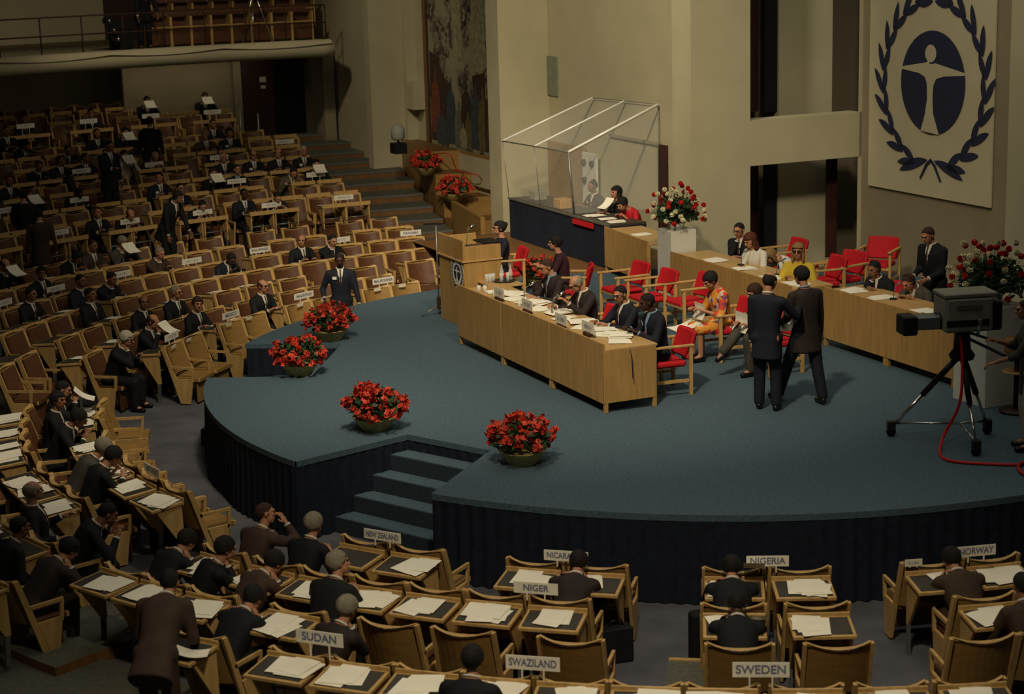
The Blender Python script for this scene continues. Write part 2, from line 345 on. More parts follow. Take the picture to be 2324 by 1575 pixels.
    for s, S_, E, Hn in arms:
        y = (Hn-E).normalized(); z = (Vector((0, 0, 1))-y*y.z); z = z.normalized() if z.length > .2 else Vector((0, 1, 0)); x = y.cross(z)
        if not sit and tgt_low(Hn, pz): z = Vector((s, 0, 0)); z = (z-y*z.dot(y)).normalized(); x = y.cross(z)
        Rm = Matrix(((x.x*-s, y.x, z.x, Hn.x), (x.y*-s, y.y, z.y, Hn.y), (x.z*-s, y.z, z.z, Hn.z), (0, 0, 0, 1)))
        B.add([Rm@Vector(p) for p in HAND.v], HAND.f, 0, True)
    out = {'body': B.mesh('body', [M['skin'], M['eye'], M['lip']]), 'HM': HM, 'T': T, 'arms': arms}
    # jacket
    J = MB(); torso(J, .010, (0 if sit else -.27))
    for s, S_, E, Hn in arms:
        caps(J, S_, E, .064, .054)
        if sleeves >= 1: caps(J, E, E.lerp(Hn, .86), .053, .04)
        elif sleeves > .6: caps(J, E, E.lerp(Hn, .3), .053, .048)
    if sit: caps(J, (-.08*bw, 0, 0), (.08*bw, 0, 0), .125, .125, T)
    out['jacket'] = remesh(J, vox, 'jacket', [JK['navy']], 3)
    # trousers / skirt
    Tr = MB(); caps(Tr, (-.085, 0, pz-.01), (.085, 0, pz-.01), .118, .118)
    for s, hip, kn, an_, toe in LG:
        caps(Tr, hip, kn, .102, .08)
        if not skirt_: caps(Tr, kn, kn.lerp(an_, .97), .079, .068)
    out['trousers'] = remesh(Tr, vox, 'trousers', [JK['navy']], 3)
    for s, hip, kn, an_, toe in LG:
        sh = MB(); d = (toe-an_); d.z = 0; d = d.normalized()
        caps(sh, Vector((an_.x, an_.y, an_.z-.04))-d*.03, Vector((toe.x, toe.y, toe.z+.002)), .042, .036); out.setdefault('shoes', []).append(remesh(sh, .012, 'shoe', [M['shoe']], 2))
    # shirt front, collar, tie in the torso frame
    def patch(z0, z1, w0, w1, off, nm, mt):
        vs = []; n = 7
        for i in range(n):
            t = i/(n-1); z = z0+(z1-z0)*t; w_ = w0+(w1-w0)*t; y = cy(z)*bw+off+fat*.03*max(0, (.45-z))/.2
            vs += [(-w_, y-.008-w_*.25, z), (0, y, z), (w_, y-.008-w_*.25, z)]
        fs = [(3*i+j, 3*i+j+1, 3*i+4+j, 3*i+3+j) for i in range(n-1) for j in (0, 1)]
        k = len(vs); vs2 = [(x, y_-.012, z) for x, y_, z in vs]
        return MB().add([T@Vector(q) for q in vs+vs2], fs+[tuple(k+i for i in f_[::-1]) for f_ in fs], 0, True).mesh(nm, mt)
    out['shirt'] = patch(.545, .27, .055, .006, .014, 'shirt_front', M['shirt']); out['tie'] = patch(.535, .28, .012, .016, .02, 'tie', M['tie'])
    cm = MB(); ring = [Vector((.062*math.cos(q), .058*math.sin(q)+.004, .548-.012*math.sin(q))) for q in [2*math.pi*i/14 for i in range(15)]]
    cm.tube([T@p for p in ring], .012, 6, cap=False); out['collar'] = cm.mesh('collar', M['shirt'])
    cf = MB()
    for s, S_, E, Hn in arms: cf.tube([E.lerp(Hn, .85), E.lerp(Hn, .95)], .036, 10)
    out['cuffs'] = cf.mesh('cuffs', M['shirt'])
    POSES[key] = out; return out
def tgt_low(H, pz): return H.z < pz+.1
HAIRM = {}
def hair_mesh(style):
    if style in HAIRM: return HAIRM[style]
    def shell(rad, c, keep, n=26, m=20, jit=0):
        vs = {}; F = []; rs = random.Random(2); V = []
        for j in range(m+1):
            t = math.pi*j/m
            for k in range(n): q = 2*math.pi*k/n; r = 1+rs.uniform(-jit, jit); V.append((c[0]+rad[0]*math.sin(t)*math.cos(q)*r, c[1]+rad[1]*math.sin(t)*math.sin(q)*r, c[2]+rad[2]*math.cos(t)*r))
        for j in range(m):
            for k in range(n):
                f = (j*n+k, (j+1)*n+k, (j+1)*n+(k+1) % n, j*n+(k+1) % n); ce = sum((Vector(V[i]) for i in f), Vector())/4
                if keep(ce): F.append(f)
        u_ = sorted({i for f in F for i in f}); mp = {i: a for a, i in enumerate(u_)}
        k0 = len(u_); vs = [V[i] for i in u_]; ci = Vector(c); vi = [tuple(ci+(Vector(v)-ci)*.9) for v in vs]
        fs = [tuple(mp[i] for i in f) for f in F]; 
        edges = {}
        for f in fs:
            for a, b in zip(f, f[1:]+f[:1]): edges[(a, b)] = edges.get((a, b), 0)+1
        rim = [(a, b) for (a, b) in edges if (b, a) not in edges]
        return vs+vi, fs+[tuple(k0+i for i in f[::-1]) for f in fs]+[(b, a, k0+a, k0+b) for a, b in rim]
    mb = MB()
    if style == 'short': a = shell((.0815, .102, .094), (0, -.013, .023), lambda p: p.z > (.008+.85*p.y if p.y < 0 else .008+1.15*p.y) or (abs(p.x) > .062 and -.012 < p.y < .012 and p.z > -.02), n=36, m=28, jit=.012); mb.add(*a, 0, True)
    elif style == 'full': a = shell((.092, .112, .103), (0, -.016, .028), lambda p: p.z > (-.02+.8*p.y if p.y < 0 else -.02+1.0*p.y) and not (p.y > .05 and p.z < .06), n=36, m=28, jit=.03); mb.add(*a, 0, True)
    elif style == 'bald': a = shell((.084, .105, .09), (0, -.014, .018), lambda p: p.z > -.02+.9*p.y and p.z < .062+.25*-p.y and p.y < .045); mb.add(*a, 0, True)
    elif style == 'long':
        a = shell((.098, .116, .105), (0, -.016, .028), lambda p: not (p.y > .035 and p.z < .055) and p.z > -.09); mb.add(*a, 0, True)
        mb.ell((0, -.06, -.10), (.09, .05, .15), 14, 10); [mb.ell((s*.075, -.015, -.08), (.028, .045, .12), 10, 8) for s in (-1, 1)]
    elif style == 'bun': a = shell((.09, .112, .102), (0, -.016, .028), lambda p: p.z > -.05+.6*p.y and not (p.y > .035 and p.z < .055)); mb.add(*a, 0, True); mb.ell((0, -.10, .055), (.05, .05, .045), 12, 8)
    me = mb.mesh('hair', [HC_['black']]); HAIRM[style] = me; return me
GL = MB()
for s in (-1, 1): GL.tube([(s*.032+.024*math.cos(q), .101, .012+.017*math.sin(q)) for q in [2*math.pi*i/12 for i in range(13)]], .0035, 5, cap=False); GL.tube([(s*.056, .098, .018), (s*.078, .01, .01)], .003, 4)
GL.tube([(-.009, .102, .014), (.009, .102, .014)], .003, 4); GLM = GL.mesh('glasses', [M['eye']])
SG = MB()
for s in (-1, 1): SG.ell((s*.032, .101, .01), (.028, .006, .022), 12, 6); SG.tube([(s*.056, .098, .018), (s*.08, .01, .01)], .003, 4)
SGM = SG.mesh('sunglasses', [M['eye']])
HP = MB(); HP.tube([(.09*math.sin(q), -.01, .0+.125*math.cos(q)) for q in [-1.5+3.0*i/12 for i in range(13)]], .006, 6)
for s in (-1, 1): HP.ell((s*.09, -.008, -.005), (.016, .03, .034), 10, 8)
HPM = HP.mesh('headphones', [M['rubber']])
def om(o, i, m): o.material_slots[i].link = 'OBJECT'; o.material_slots[i].material = m
def person(label, P, rz, pose, jacket='navy', trousers=None, hair='short', hc='black', skin='skin', shirt='shirt', tie=True, glasses=None, phones=False, shoes=True, badge=False, group=None, head=None, z0=None, cuffs=True, name='person', **kw):
    ps = build_pose(pose if not kw else pose+str(sorted(kw.items())), **{**POSEDEF[pose], **kw})
    if head is not None:   # put the head centre on the line of sight through the pixel
        o_ = Matrix.Rotation(rz, 4, 'Z')@ps['HM'].translation; g_ = gz(head[0], head[1], z0+o_.z); P = Vector((g_.x-o_.x, g_.y-o_.y, z0))
    t = thing(name, label, 'person', P, rz, group)
    b = link('body', ps['body'], t); om(b, 0, M[skin])
    if skin == 'skin2': om(b, 2, M['skin2'])
    j = link('jacket' if shirt else 'dress' if jacket in ('red', 'print', 'plum') else 'top', ps['jacket'], t); om(j, 0, JK[jacket])
    q = link('trousers' if jacket not in ('red', 'print', 'plum') else 'skirt', ps['trousers'], t); om(q, 0, JK[trousers or jacket])
    if shirt:
        s_ = link('shirt_front', ps['shirt'], t); om(s_, 0, M[shirt]); c_ = link('collar', ps['collar'], s_); om(c_, 0, M[shirt])
        if tie: link('tie', ps['tie'], t)
        if cuffs: u_ = link('cuffs', ps['cuffs'], t); om(u_, 0, M[shirt])
    if hair:
        h = link('hair', hair_mesh(hair), t); h.matrix_local = ps['HM']; om(h, 0, HC_[hc])
    if glasses: g = link('glasses', GLM if glasses == 1 else SGM, t); g.matrix_local = ps['HM']
    if phones: g = link('headphones', HPM, t); g.matrix_local = ps['HM']
    if shoes:
        for sm in ps['shoes']: link('shoe', sm, t)
    if badge:
        o = MB().box((0, 0, 0), (.07, .004, .05)).obj('name_badge', M['card'], t); o.matrix_local = ps['T']@Matrix.Translation((.10, cy(.40)+.012, .40))@Matrix.Rotation(math.radians(-14), 4, 'Z')
    return t
def held_paper(label, P, d, tilt=55, w=.21, h=.3, roll=0, curl=.03):
    n = 6; vs = []
    for i in range(n+1):
        for j in (0, 1): x = w*(j-.5); s = i/n; vs.append((x, -curl*math.sin(math.pi*s), h*s-h/2))
    fs = [(2*i, 2*i+1, 2*i+3, 2*i+2) for i in range(n)]
    vs += [(x, y+.003, z) for x, y, z in vs]; k = len(vs)//2
    fs += [tuple(k+i for i in f[::-1]) for f in fs]
    o = MB().add(vs, fs, 0, True).obj('paper_sheet', M['paper']); o.location = P; o.rotation_euler = Euler((math.radians(90-tilt), math.radians(roll), face(d)), 'XYZ'); return tag(o, label, 'paper', 'sheets held by people')
POSEDEF = {
 'write': dict(lean=28, hp=26, hunch=.3, hl=(-.15, .40, .80), hr_=(.10, .44, .80)),
 'upright': dict(lean=9, hl=(-.10, .36, .78), hr_=(.12, .38, .78)),
 'lookleft': dict(lean=11, hy=38, hl=(-.14, .38, .79), hr_=(.16, .36, .79)),
 'lookright': dict(lean=11, hy=-38, hl=(-.14, .38, .79), hr_=(.16, .36, .79)),
 'chin': dict(lean=23, hp=10, hl=(-.15, .40, .80), hr_='chin'),
 'lap': dict(lean=-4, hp=2, hl=(-.06, .30, .66), hr_=(.07, .30, .66)),
 'read': dict(lean=11, hp=18, hl=(-.12, .34, .98), hr_=(.12, .34, .98)),
 'lean': dict(lean=34, hp=20, hl=(-.18, .46, .80), hr_=(.18, .48, .80), hunch=.5),
 'armback': dict(lean=-6, twist=-22, hy=20, hl=(-.12, .34, .78), hr_=(.42, .05, .72)),
 'stand': dict(sit=False, lean=2, hp=4),
 'standtalk': dict(sit=False, lean=4, hp=10, hr_=(.10, .30, 1.16), hl=(-.26, .05, .80)),
 'bend': dict(sit=False, lean=42, hp=-4, hl=(-.2, .52, .80), hr_=(.2, .50, .84), hunch=.4),
 'bend2': dict(sit=False, lean=26, hp=12, hl=(-.22, .40, .80), hr_=(.22, .22, .76), hunch=.3),
}
def posekey(pose, kw): pk = {q: v for q, v in kw.items() if q in ('sit', 'lean', 'twist', 'side', 'hy', 'hp', 'hr', 'hl', 'hr_', 'legs', 'fat', 'skirt_', 'sleeves', 'pel', 'female', 'hunch')}; return pose+str(sorted(pk.items())), {**POSEDEF[pose], **pk}
def plan(x, y, pose, yaw, kw, k=None, dr=0):
    """row and angle whose seated head lands on the line of sight through x, y"""
    key, pk = posekey(pose, kw); HMt = build_pose(key, **pk)['HM'].translation
    best = None
    for kk in (range(19) if k is None else (k,)):
        lo = None
        g = gz(x, y, RZ[kk]+HMt.z); a = math.degrees(math.atan2(g.y-CY, g.x-CX)) % 360
        if not (0 < g.y < 70): continue
        r = RR(kk)-.28+dr
        for _ in range(12):
            rz = math.radians(a+yaw)+math.pi/2; o_ = Matrix.Rotation(rz, 3, 'Z')@HMt; P = pol(r, a, RZ[kk]); hx, hy_ = proj(P+o_)
            t = Vector((-math.sin(math.radians(a)), math.cos(math.radians(a)), 0)); x2, y2 = proj(P+o_+t*.1)
            dx, dy = x2-hx, y2-hy_; st = ((x-hx)*dx+(y-hy_)*dy)/(dx*dx+dy*dy)*.1; a += math.degrees(st/r)
        e_ = math.hypot(x-hx, y-hy_)
        if best is None or e_ < best[0]: best = (e_, kk, a)
    return best
RZ = [0, 0, 0, .04, .10, .17, .25, .40, .54, .66, .81, .98, 1.16, 1.32, 1.46, 1.6, 1.75, 1.9, 2.05]
def RR(k): return 8.39+.96*k

def ang_for(k, x, side, r=None, z=None):
    r = RR(k) if r is None else r; z = (RZ[k]+.88) if z is None else z
    lo, hi = (104, 200) if side == 'L' else (225, 305)
    f = lambda a: proj(pol(r, a, z))[0]
    for _ in range(50):
        m_ = (lo+hi)/2
        if (f(m_) > x) == (side == 'L'): lo = m_
        else: hi = m_
    return (lo+hi)/2
# ================================================================ SETTING
def hbox(name, a0, a1, b0, b1, z0, z1, m, parent=None, bevel=0):
    lo = [Hh(a0, b0, z0), Hh(a1, b0, z0), Hh(a1, b1, z0), Hh(a0, b1, z0)]
    return MB().hexa(lo+[p+Vector((0, 0, z1-z0)) for p in lo]).obj(name, m, parent, bevel)
def sector(mb, r0, r1, a0, a1, z0, z1, n=40, mi=0, mside=None):
    vs = []
    for i in range(n+1):
        a = a0+(a1-a0)*i/n
        for r in (r0, r1):
            for z in (z0, z1): vs.append(pol(r, a, z))
    fs = []; mside = mi if mside is None else mside
    o = len(mb.v)
    for i in range(n):
        b = 4*i
        fs += [((b+1, b+3, b+7, b+5), mi), ((b, b+4, b+6, b+2), mi), ((b, b+1, b+5, b+4), mside), ((b+2, b+6, b+7, b+3), mside)]
    fs += [((0, 2, 3, 1), mside), ((4*n, 4*n+1, 4*n+3, 4*n+2), mside)]
    mb.v += [tuple(v) for v in vs]
    for f, m_ in fs: mb.f.append(tuple(q+o for q in f)); mb.m.append(m_); mb.sm.append(False)
    return mb
structure(MB().box((0, 28, -.05), (90, 100, .1)).obj('floor', M['pit']))
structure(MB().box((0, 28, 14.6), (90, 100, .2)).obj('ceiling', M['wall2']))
# tiers of the left block and of the near side
for k in range(3, 19):
    r0 = RR(k)-.62; r1 = RR(k)+.34+(.3 if k < 18 else 3.0)
    mb = MB(); sector(mb, r0, r1, 105.2, 215, -.02, RZ[k], 60, 0, 1)
    sector(mb, r0-.012, r0, 105.2, 215, max(RZ[k]-.04, .005), RZ[k]+.004, 60, 2, 2)
    structure(mb.obj('floor_tier', [M['tier'], M['wood_dark'], M['steel']]))
for k in (3, 4):
    mb = MB(); sector(mb, RR(k)-.62, RR(k)+.64, 215.2, 300, -.02, RZ[k], 40, 0, 1)
    structure(mb.obj('floor_tier', [M['tier'], M['wood_dark']]))
# low step in the aisle with a pale nosing, and the carpeted step at the left aisle
mb = MB(); sector(mb, 8.95, 10.6, 260.6, 263.8, .0, .15, 6, 0, 1); sector(mb, 8.9, 8.95, 260.6, 263.8, .0, .165, 6, 2, 2)
structure(mb.obj('floor_step', [M['tier'], M['wood_dark'], M['oak2']]))
mb = MB(); sector(mb, 9.35, 11.2, 222, 229.5, .0, .13, 6, 0, 1); sector(mb, 9.31, 9.35, 222, 229.5, .0, .14, 6, 1, 1)
structure(mb.obj('floor_step', [M['tier'], M['wood_dark']]))
# ---- stage: circle with two recessed stairs
SR = 7.05
def stage():
    L = gz(680, 1045); Rr = gz(985, 1118); L2 = gz(925, 985); R2 = gz(1115, 1022)
    N1 = gz(553, 780); N2 = gz(760, 790); N3 = gz(625+90, 845-36); N4 = gz(468, 858)
    def an(P): return math.degrees(math.atan2(P.y-CY, P.x-CX)) % 360
    pts = []
    a0 = an(Rr); a1 = an(L)+0
    a = a0
    n4 = an(N4); n1 = an(N1)
    seq = []
    # go counter-clockwise from the right flank of the front stair round the back to the upper stair
    A = [a0+(n1+360-a0)*i/110 for i in range(111)]
    seq += [pol(SR, q) for q in A]
    inner = SR-1.45
    seq += [pol(inner, n1-2), pol(inner, n4+1.2)]
    B = [n4+(a1-n4)*i/24 for i in range(25)]
    seq += [pol(SR, q) for q in B]
    seq += [Vector((L2.x, L2.y, 0)), Vector((R2.x, R2.y, 0))]
    return seq, (L, Rr, L2, R2), (n1, n4, inner)
seq, (sL, sR_, sL2, sR2), (n1, n4, inner) = stage()
def polyarea(p): return sum(p[i].x*p[(i+1) % len(p)].y-p[(i+1) % len(p)].x*p[i].y for i in range(len(p)))
from mathutils.geometry import tessellate_polygon
def flat(name, pts, z, m):
    P = [Vector((p.x, p.y, 0)) for p in pts]; T = tessellate_polygon([P]); F = []
    for a, b, c in T:
        ar = (P[b]-P[a]).cross(P[c]-P[a]).z; F.append((a, b, c) if ar > 0 else (a, c, b))
    me = bpy.data.meshes.new(name); me.from_pydata([(p.x, p.y, z) for p in P], [], F); me.materials.append(m); return me
me = flat('stage', seq, HS, M['carpet'])
st = thing('stage', 'round raised stage with blue carpet top and pleated navy skirt', 'stage')
link('stage_top', me, st)
# rim band and pleated skirt following the outline
def skirt(path, z0, z1, pitch, amp, closed=False):
    vs = []; fs = []; d = 0; P = []
    for i in range(len(path)-1):
        a, b = path[i], path[i+1]; l = (b-a).length; n = max(1, int(l/pitch*6)); t = (b-a)/max(l, 1e-6); nr = Vector((t.y, -t.x, 0))
        for j in range(n):
            q = a+(b-a)*j/n; s = (d+l*j/n)/pitch; P.append((q, nr, s))
        d += l
    P.append((path[-1], nr, d/pitch))
    rr = random.Random(3)
    for q, nr, s in P:
        w = amp*(.5+.5*math.sin(2*math.pi*s))*(1+.4*math.sin(s*.7))
        vs += [(q.x+nr.x*w*1.3, q.y+nr.y*w*1.3, z0), (q.x+nr.x*w*.25, q.y+nr.y*w*.25, z1)]
    fs = [(2*i, 2*i+2, 2*i+3, 2*i+1) for i in range(len(P)-1)]
    return MB().add(vs, fs, 0, True)
cyc = seq+[seq[0]]
skirt([Vector((p.x, p.y, 0)) for p in cyc], .01, HS-.06, .16, .035).obj('skirt', M['drape'], st)
mb = MB()
for i in range(len(cyc)-1):
    a, b = cyc[i], cyc[i+1]; t = (b-a).normalized() if (b-a).length > 1e-6 else Vector((1, 0, 0)); nr = Vector((t.y, -t.x, 0))*.012
    mb.add([(a.x+nr.x, a.y+nr.y, HS-.07), (b.x+nr.x, b.y+nr.y, HS-.07), (b.x+nr.x, b.y+nr.y, HS), (a.x+nr.x, a.y+nr.y, HS), (a.x, a.y, HS), (b.x, b.y, HS)], [(0, 1, 2, 3), (3, 2, 5, 4)])
mb.obj('carpet_edge', M['carpet'], st)
# front stair: five treads between flanks
def stairs(name, label, P0, P1, Q0, Q1, n):   # top edge P0-P1 (inner), outer edge Q0-Q1
    t = thing(name, label, 'stairs')
    for i in range(1, n):
        f0 = (i-1)/(n-1); f1 = i/(n-1); z = HS-HS*i/n
        A = P0.lerp(Q0, f0); B = P1.lerp(Q1, f0); C_ = P1.lerp(Q1, f1); D = P0.lerp(Q0, f1)
        lo = [Vector((p.x, p.y, 0.0)) for p in (D, C_, B, A)]
        if polyarea(lo) < 0: lo = lo[::-1]
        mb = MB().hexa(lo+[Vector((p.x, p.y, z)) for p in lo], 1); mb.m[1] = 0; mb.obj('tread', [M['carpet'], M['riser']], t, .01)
    return t
dout = ((sL-sL2)+(sR_-sR2))/2
e = 1.12
Q0 = sL2+(sL-sL2)*.72; Q1 = sR2+(sR_-sR2)*.69
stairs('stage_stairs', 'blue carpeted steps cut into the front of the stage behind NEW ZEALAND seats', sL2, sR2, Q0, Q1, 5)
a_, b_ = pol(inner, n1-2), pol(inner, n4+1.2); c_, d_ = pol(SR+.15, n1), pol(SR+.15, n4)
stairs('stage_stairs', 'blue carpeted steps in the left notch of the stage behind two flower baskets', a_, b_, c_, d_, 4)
# ---- stage-level floor behind the stage
back = [pol(7.02, q) for q in range(-40, 113, 4)]
outer = [Hh(-19.3, 3.7), Hh(-5.2, 9), Hh(6, 9)]
bp = [pol(6.98, 113)]+[Hh(-11.9, .14)]+[Hh(-11.9, 3.7), Hh(-5.2, 3.7), Hh(-5.2, 9), Hh(6, 9), Hh(7, 2)]+back
if polyarea(bp) < 0: bp = bp[::-1]
me = flat('floor_back', bp, HS-.01, M['wood_dark'])
structure(link('floor_back', me))
mb = MB(); lo = [Hh(-11.9, .14, 0), Hh(-11.88, .14, 0), Hh(-11.88, 3.7, 0), Hh(-11.9, 3.7, 0)]
mb.hexa(lo+[p+Vector((0, 0, HS-.01)) for p in lo]); structure(mb.obj('trim_1', M['ply']))
# ---- terraces with flower baskets, right of the seating stairs
for i, (r0, z) in enumerate(((18.0, 1.98), (17.25, 1.54), (16.5, 1.08), (15.7, .66))):
    mb = MB(); sector(mb, r0, r0+(8 if i == 0 else 1.3), 92, 105.0, 0, z, 16, 0, 1)
    structure(mb.obj('floor_terrace', [M['wood_dark'], M['ply']]))
mb = MB(); sector(mb, 13.2, 15.8, 104.6, 105.0, 0, 1.12, 4, 0); structure(mb.obj('trim_2', M['ply']))
# ---- columns and walls in the hall frame
ZT = 14.5
structure(hbox('wall_column', -13.57, -12.96, 2.6, 3.75, 0, ZT, M['wall']))
structure(hbox('wall_column', -5.79, -5.16, 2.6, 3.75, 0, ZT, M['wall']))
structure(hbox('wall_column', -20.95, -20.59, 2.6, 3.45, 0, ZT, M['wall']))
structure(hbox('wall_column', -20.95, -20.40, 3.45, 3.9, 0, ZT, M['wall']))
structure(hbox('wall_back', -24.6, -5.79, 3.72, 3.95, 0, ZT, M['wall']))
structure(hbox('trim_3', -20.4, -19.9, 3.42, 3.72, 2.75, 3.4, M['wall']))      # box on the wall left of the mural
structure(hbox('trim_4', -19.75, -19.55, 3.66, 3.73, 1.98, ZT, M['wood_dark']))
M['curtain_dark'] = mat('curtain_dark', (.02, .013, .012), .9, amt=.2)
structure(hbox('wall_rear_side', -34, -23.7, 2.85, 3.1, 1.4, ZT, M['wall']))
# passage right of the second column
structure(hbox('wall_beam', -5.55, -5.16, 3.75, 6.03, 2.85, 3.62, M['wall']))
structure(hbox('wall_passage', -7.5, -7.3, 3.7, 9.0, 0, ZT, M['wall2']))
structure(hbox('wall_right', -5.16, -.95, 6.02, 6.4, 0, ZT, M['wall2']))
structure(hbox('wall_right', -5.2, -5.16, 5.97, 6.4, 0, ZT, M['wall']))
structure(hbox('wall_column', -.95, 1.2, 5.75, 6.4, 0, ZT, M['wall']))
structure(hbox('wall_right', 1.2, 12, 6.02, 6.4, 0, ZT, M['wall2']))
for (a0, b0, b1, m) in ((-6.3, 3.75, 4.36, 'curtain_dark'), (-6.45, 4.36, 4.72, 'door'), (-6.25, 4.72, 4.98, 'black')):
    for z0, z1, nm in ((HS, 2.85, 'low'), (3.62, ZT, 'high')):
        o = hbox('curtain', a0-.05, a0, b0, b1, z0, z1, M[m])
        tag(o, {'curtain_dark': 'wide brown-black curtain', 'door': 'narrow dim brown curtain strip', 'black': 'black curtain strip'}[m]+' hanging '+('below' if nm == 'low' else 'above')+' the pale beam right of the column', 'curtain')
structure(hbox('wall_passage', -6.35, -6.2, 4.98, 6.1, 0, ZT, M['wall']))
structure(hbox('door_1', -5.9, -5.86, 5.78, 6.0, HS, 2.83, M['door']))
# other enclosing walls
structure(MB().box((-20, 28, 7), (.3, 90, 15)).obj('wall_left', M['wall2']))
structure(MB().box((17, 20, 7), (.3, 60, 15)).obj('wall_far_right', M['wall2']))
# ---- wall under and above the balcony
mb = MB(); sector(mb, 26.9, 27.2, 109, 160, 1.9, 4.0, 40); structure(mb.obj('wall_rear', M['wall2']))
structure(hbox('wall_rear_side', -24.6, -23.7, 2.45, 2.75, 1.4, 4.1, M['wall2']))
structure(hbox('wall_rear_side', -23.7, -20.95, 2.85, 3.1, 1.4, ZT, M['wall']))
mb = MB(); w0, w1 = ang_for(0, 330, 'L', 28.3, 5.5), ang_for(0, 232, 'L', 28.3, 5.5); sector(mb, 28.3, 28.6, 100, w0, 4.3, ZT, 30); sector(mb, 28.3, 28.6, w1, 165, 4.3, ZT, 30); structure(mb.obj('wall_balcony', M['wall']))
mb = MB(); sector(mb, 28.62, 28.8, w0-.3, w1+.3, 4.3, ZT, 6); structure(mb.obj('wall_balcony_recess', M['door']))
# balcony slab with rounded front
prof = [(0, 0), (-.10, .03), (-.17, .12), (-.19, .2), (-.15, .3), (-.06, .36), (0, .37)]
vs = []; fs = []; NA = 70
for i in range(NA+1):
    a = 108.6+(165-108.6)*i/NA
    for dr, z in prof+[(6.5, .37), (6.5, 0)]: vs.append(pol(22.0+dr, a, 4.0+z))
q = len(prof)+2
fs = [(i*q+j, (i+1)*q+j, (i+1)*q+(j+1) % q, i*q+(j+1) % q) for i in range(NA) for j in range(q)]+[tuple(range(q)), tuple(NA*q+j for j in range(q-1, -1, -1))]
bs = MB().add(vs, fs, 0, True).obj('floor_balcony', M['wall']); structure(bs)
# draped cloth strip along the balcony ledge
vs = []; fs = []
for i in range(NA*4+1):
    a = 108.8+(160-108.8)*i/NA/4
    s = abs(math.sin((a-108.8)*math.pi/7.2))
    vs += [pol(22.05, a, 4.43), pol(21.83, a, 4.40), pol(21.79, a, 4.345-.07*s)]
fs = [(3*i+j, 3*i+3+j, 3*i+4+j, 3*i+1+j) for i in range(NA*4) for j in (0, 1)]
tag(MB().add(vs, fs, 0, True).obj('ledge_cloth', M['cloth']), 'pale cloth strip swagged along the front ledge of the balcony', 'cloth')
# balcony railing
rl = thing('balcony_railing', 'dark metal railing running along the balcony edge', 'railing', (0, 0, 0))
mb = MB()
for z in (5.25, 4.83): mb.tube([pol(22.25, 108.9+i*.7, z) for i in range(75)], .02, 6)
mb.obj('rail', M['door'], rl)
for i in range(20):
    a = 108.9+i*2.6
    MB().tube([pol(22.25, a, 4.37), pol(22.25, a, 5.25)], .018, 6).obj('post', M['door'], rl)
# ---- door under the balcony
dr = thing('double_door', 'dark brown wooden double doors under the balcony at the top of the stairs', 'door')
def dd(name, b0, b1, z0, z1, a0, m): return hbox(name, a0-.05, a0, b0, b1, z0, z1, m, dr)
dd('door_leaf', .55, 1.38, 1.62, 3.85, -24.5, M['door']); dd('door_leaf', 1.40, 2.2, 1.62, 3.85, -24.5, M['black'])
dd('door_frame', .30, .5, 1.62, 3.95, -24.45, M['wall2']); dd('notice', 1.0, 1.16, 3.28, 3.42, -24.44, M['card']); dd('notice', 1.02, 1.14, 3.12, 3.2, -24.44, M['card'])
structure(hbox('wall_rear_side', -24.8, -24.6, -2.5, 2.6, 1.4, 4.1, M['wall2']))
# little stair with handrails beside the door
t = thing('side_stairs', 'short dark stairs with metal nosings left of the brown doors', 'stairs')
for i in range(5):
    z = 1.58+.14*i; a = -22.6-.3*i
    hbox('step', a-.3, a, -1.7, .1, 1.2, z, M['black'], t); hbox('nosing', a-.02, a+.005, -1.7, .1, z-.02, z+.004, M['steel'], t)
t = thing('handrail', 'pale metal handrail posts beside the dark side stairs', 'railing')
for a, b in ((-22.3, .25), (-23.5, .15), (-23.9, .0)):
    p = Hh(a, b); MB().tube([(p.x, p.y, 1.5), (p.x, p.y, 2.7)], .025, 6).obj('post', M['steel'], t)
# ---- mural
mu = thing('mural', 'tall painted mural of crowded streets on the back wall left of the booth', 'mural')
hbox('mural_panel', -19.4, -13.9, 3.66, 3.70, 1.98, 9, M['mural'], mu)
hbox('mural_frame', -19.5, -13.8, 3.64, 3.71, 1.90, 1.98, M['ply'], mu)
hbox('mural_frame', -19.5, -19.4, 3.64, 3.71, 1.98, 9, M['door'], mu)
def mpoly(pts, m, off=.006):
    vs = [Hh(-19.4+x, 3.66-off, 1.98+z) for x, z in pts]; n = len(vs)
    return MB().add(vs, [tuple(range(n))]).obj('painted_figure', m, mu)
fm = [mat('mural_'+n_, c_, .85, noise=9, amt=.35) for n_, c_ in (('cream', (.27, .25, .14)), ('brown', (.05, .03, .018)), ('rust', (.17, .05, .025)), ('olive', (.12, .10, .035)), ('slate', (.05, .06, .07)), ('grey', (.13, .13, .10)))]
mpoly([(0.05, .1), (0.05, 2.2), (.5, 2.1), (.95, 1.6), (1.3, 1.5), (1.25, .7), (1.5, .1)], fm[1])
def fig(x, z, w, h, m, off):
    body = [(x-w*.5, z), (x-w*.55, z+h*.45), (x-w*.42, z+h*.72), (x-w*.12, z+h*.8), (x-w*.14, z+h*.9), (x, z+h), (x+w*.14, z+h*.9), (x+w*.12, z+h*.8), (x+w*.42, z+h*.72), (x+w*.55, z+h*.45), (x+w*.5, z)]
    mpoly(body, m, off)
rr = random.Random(5)
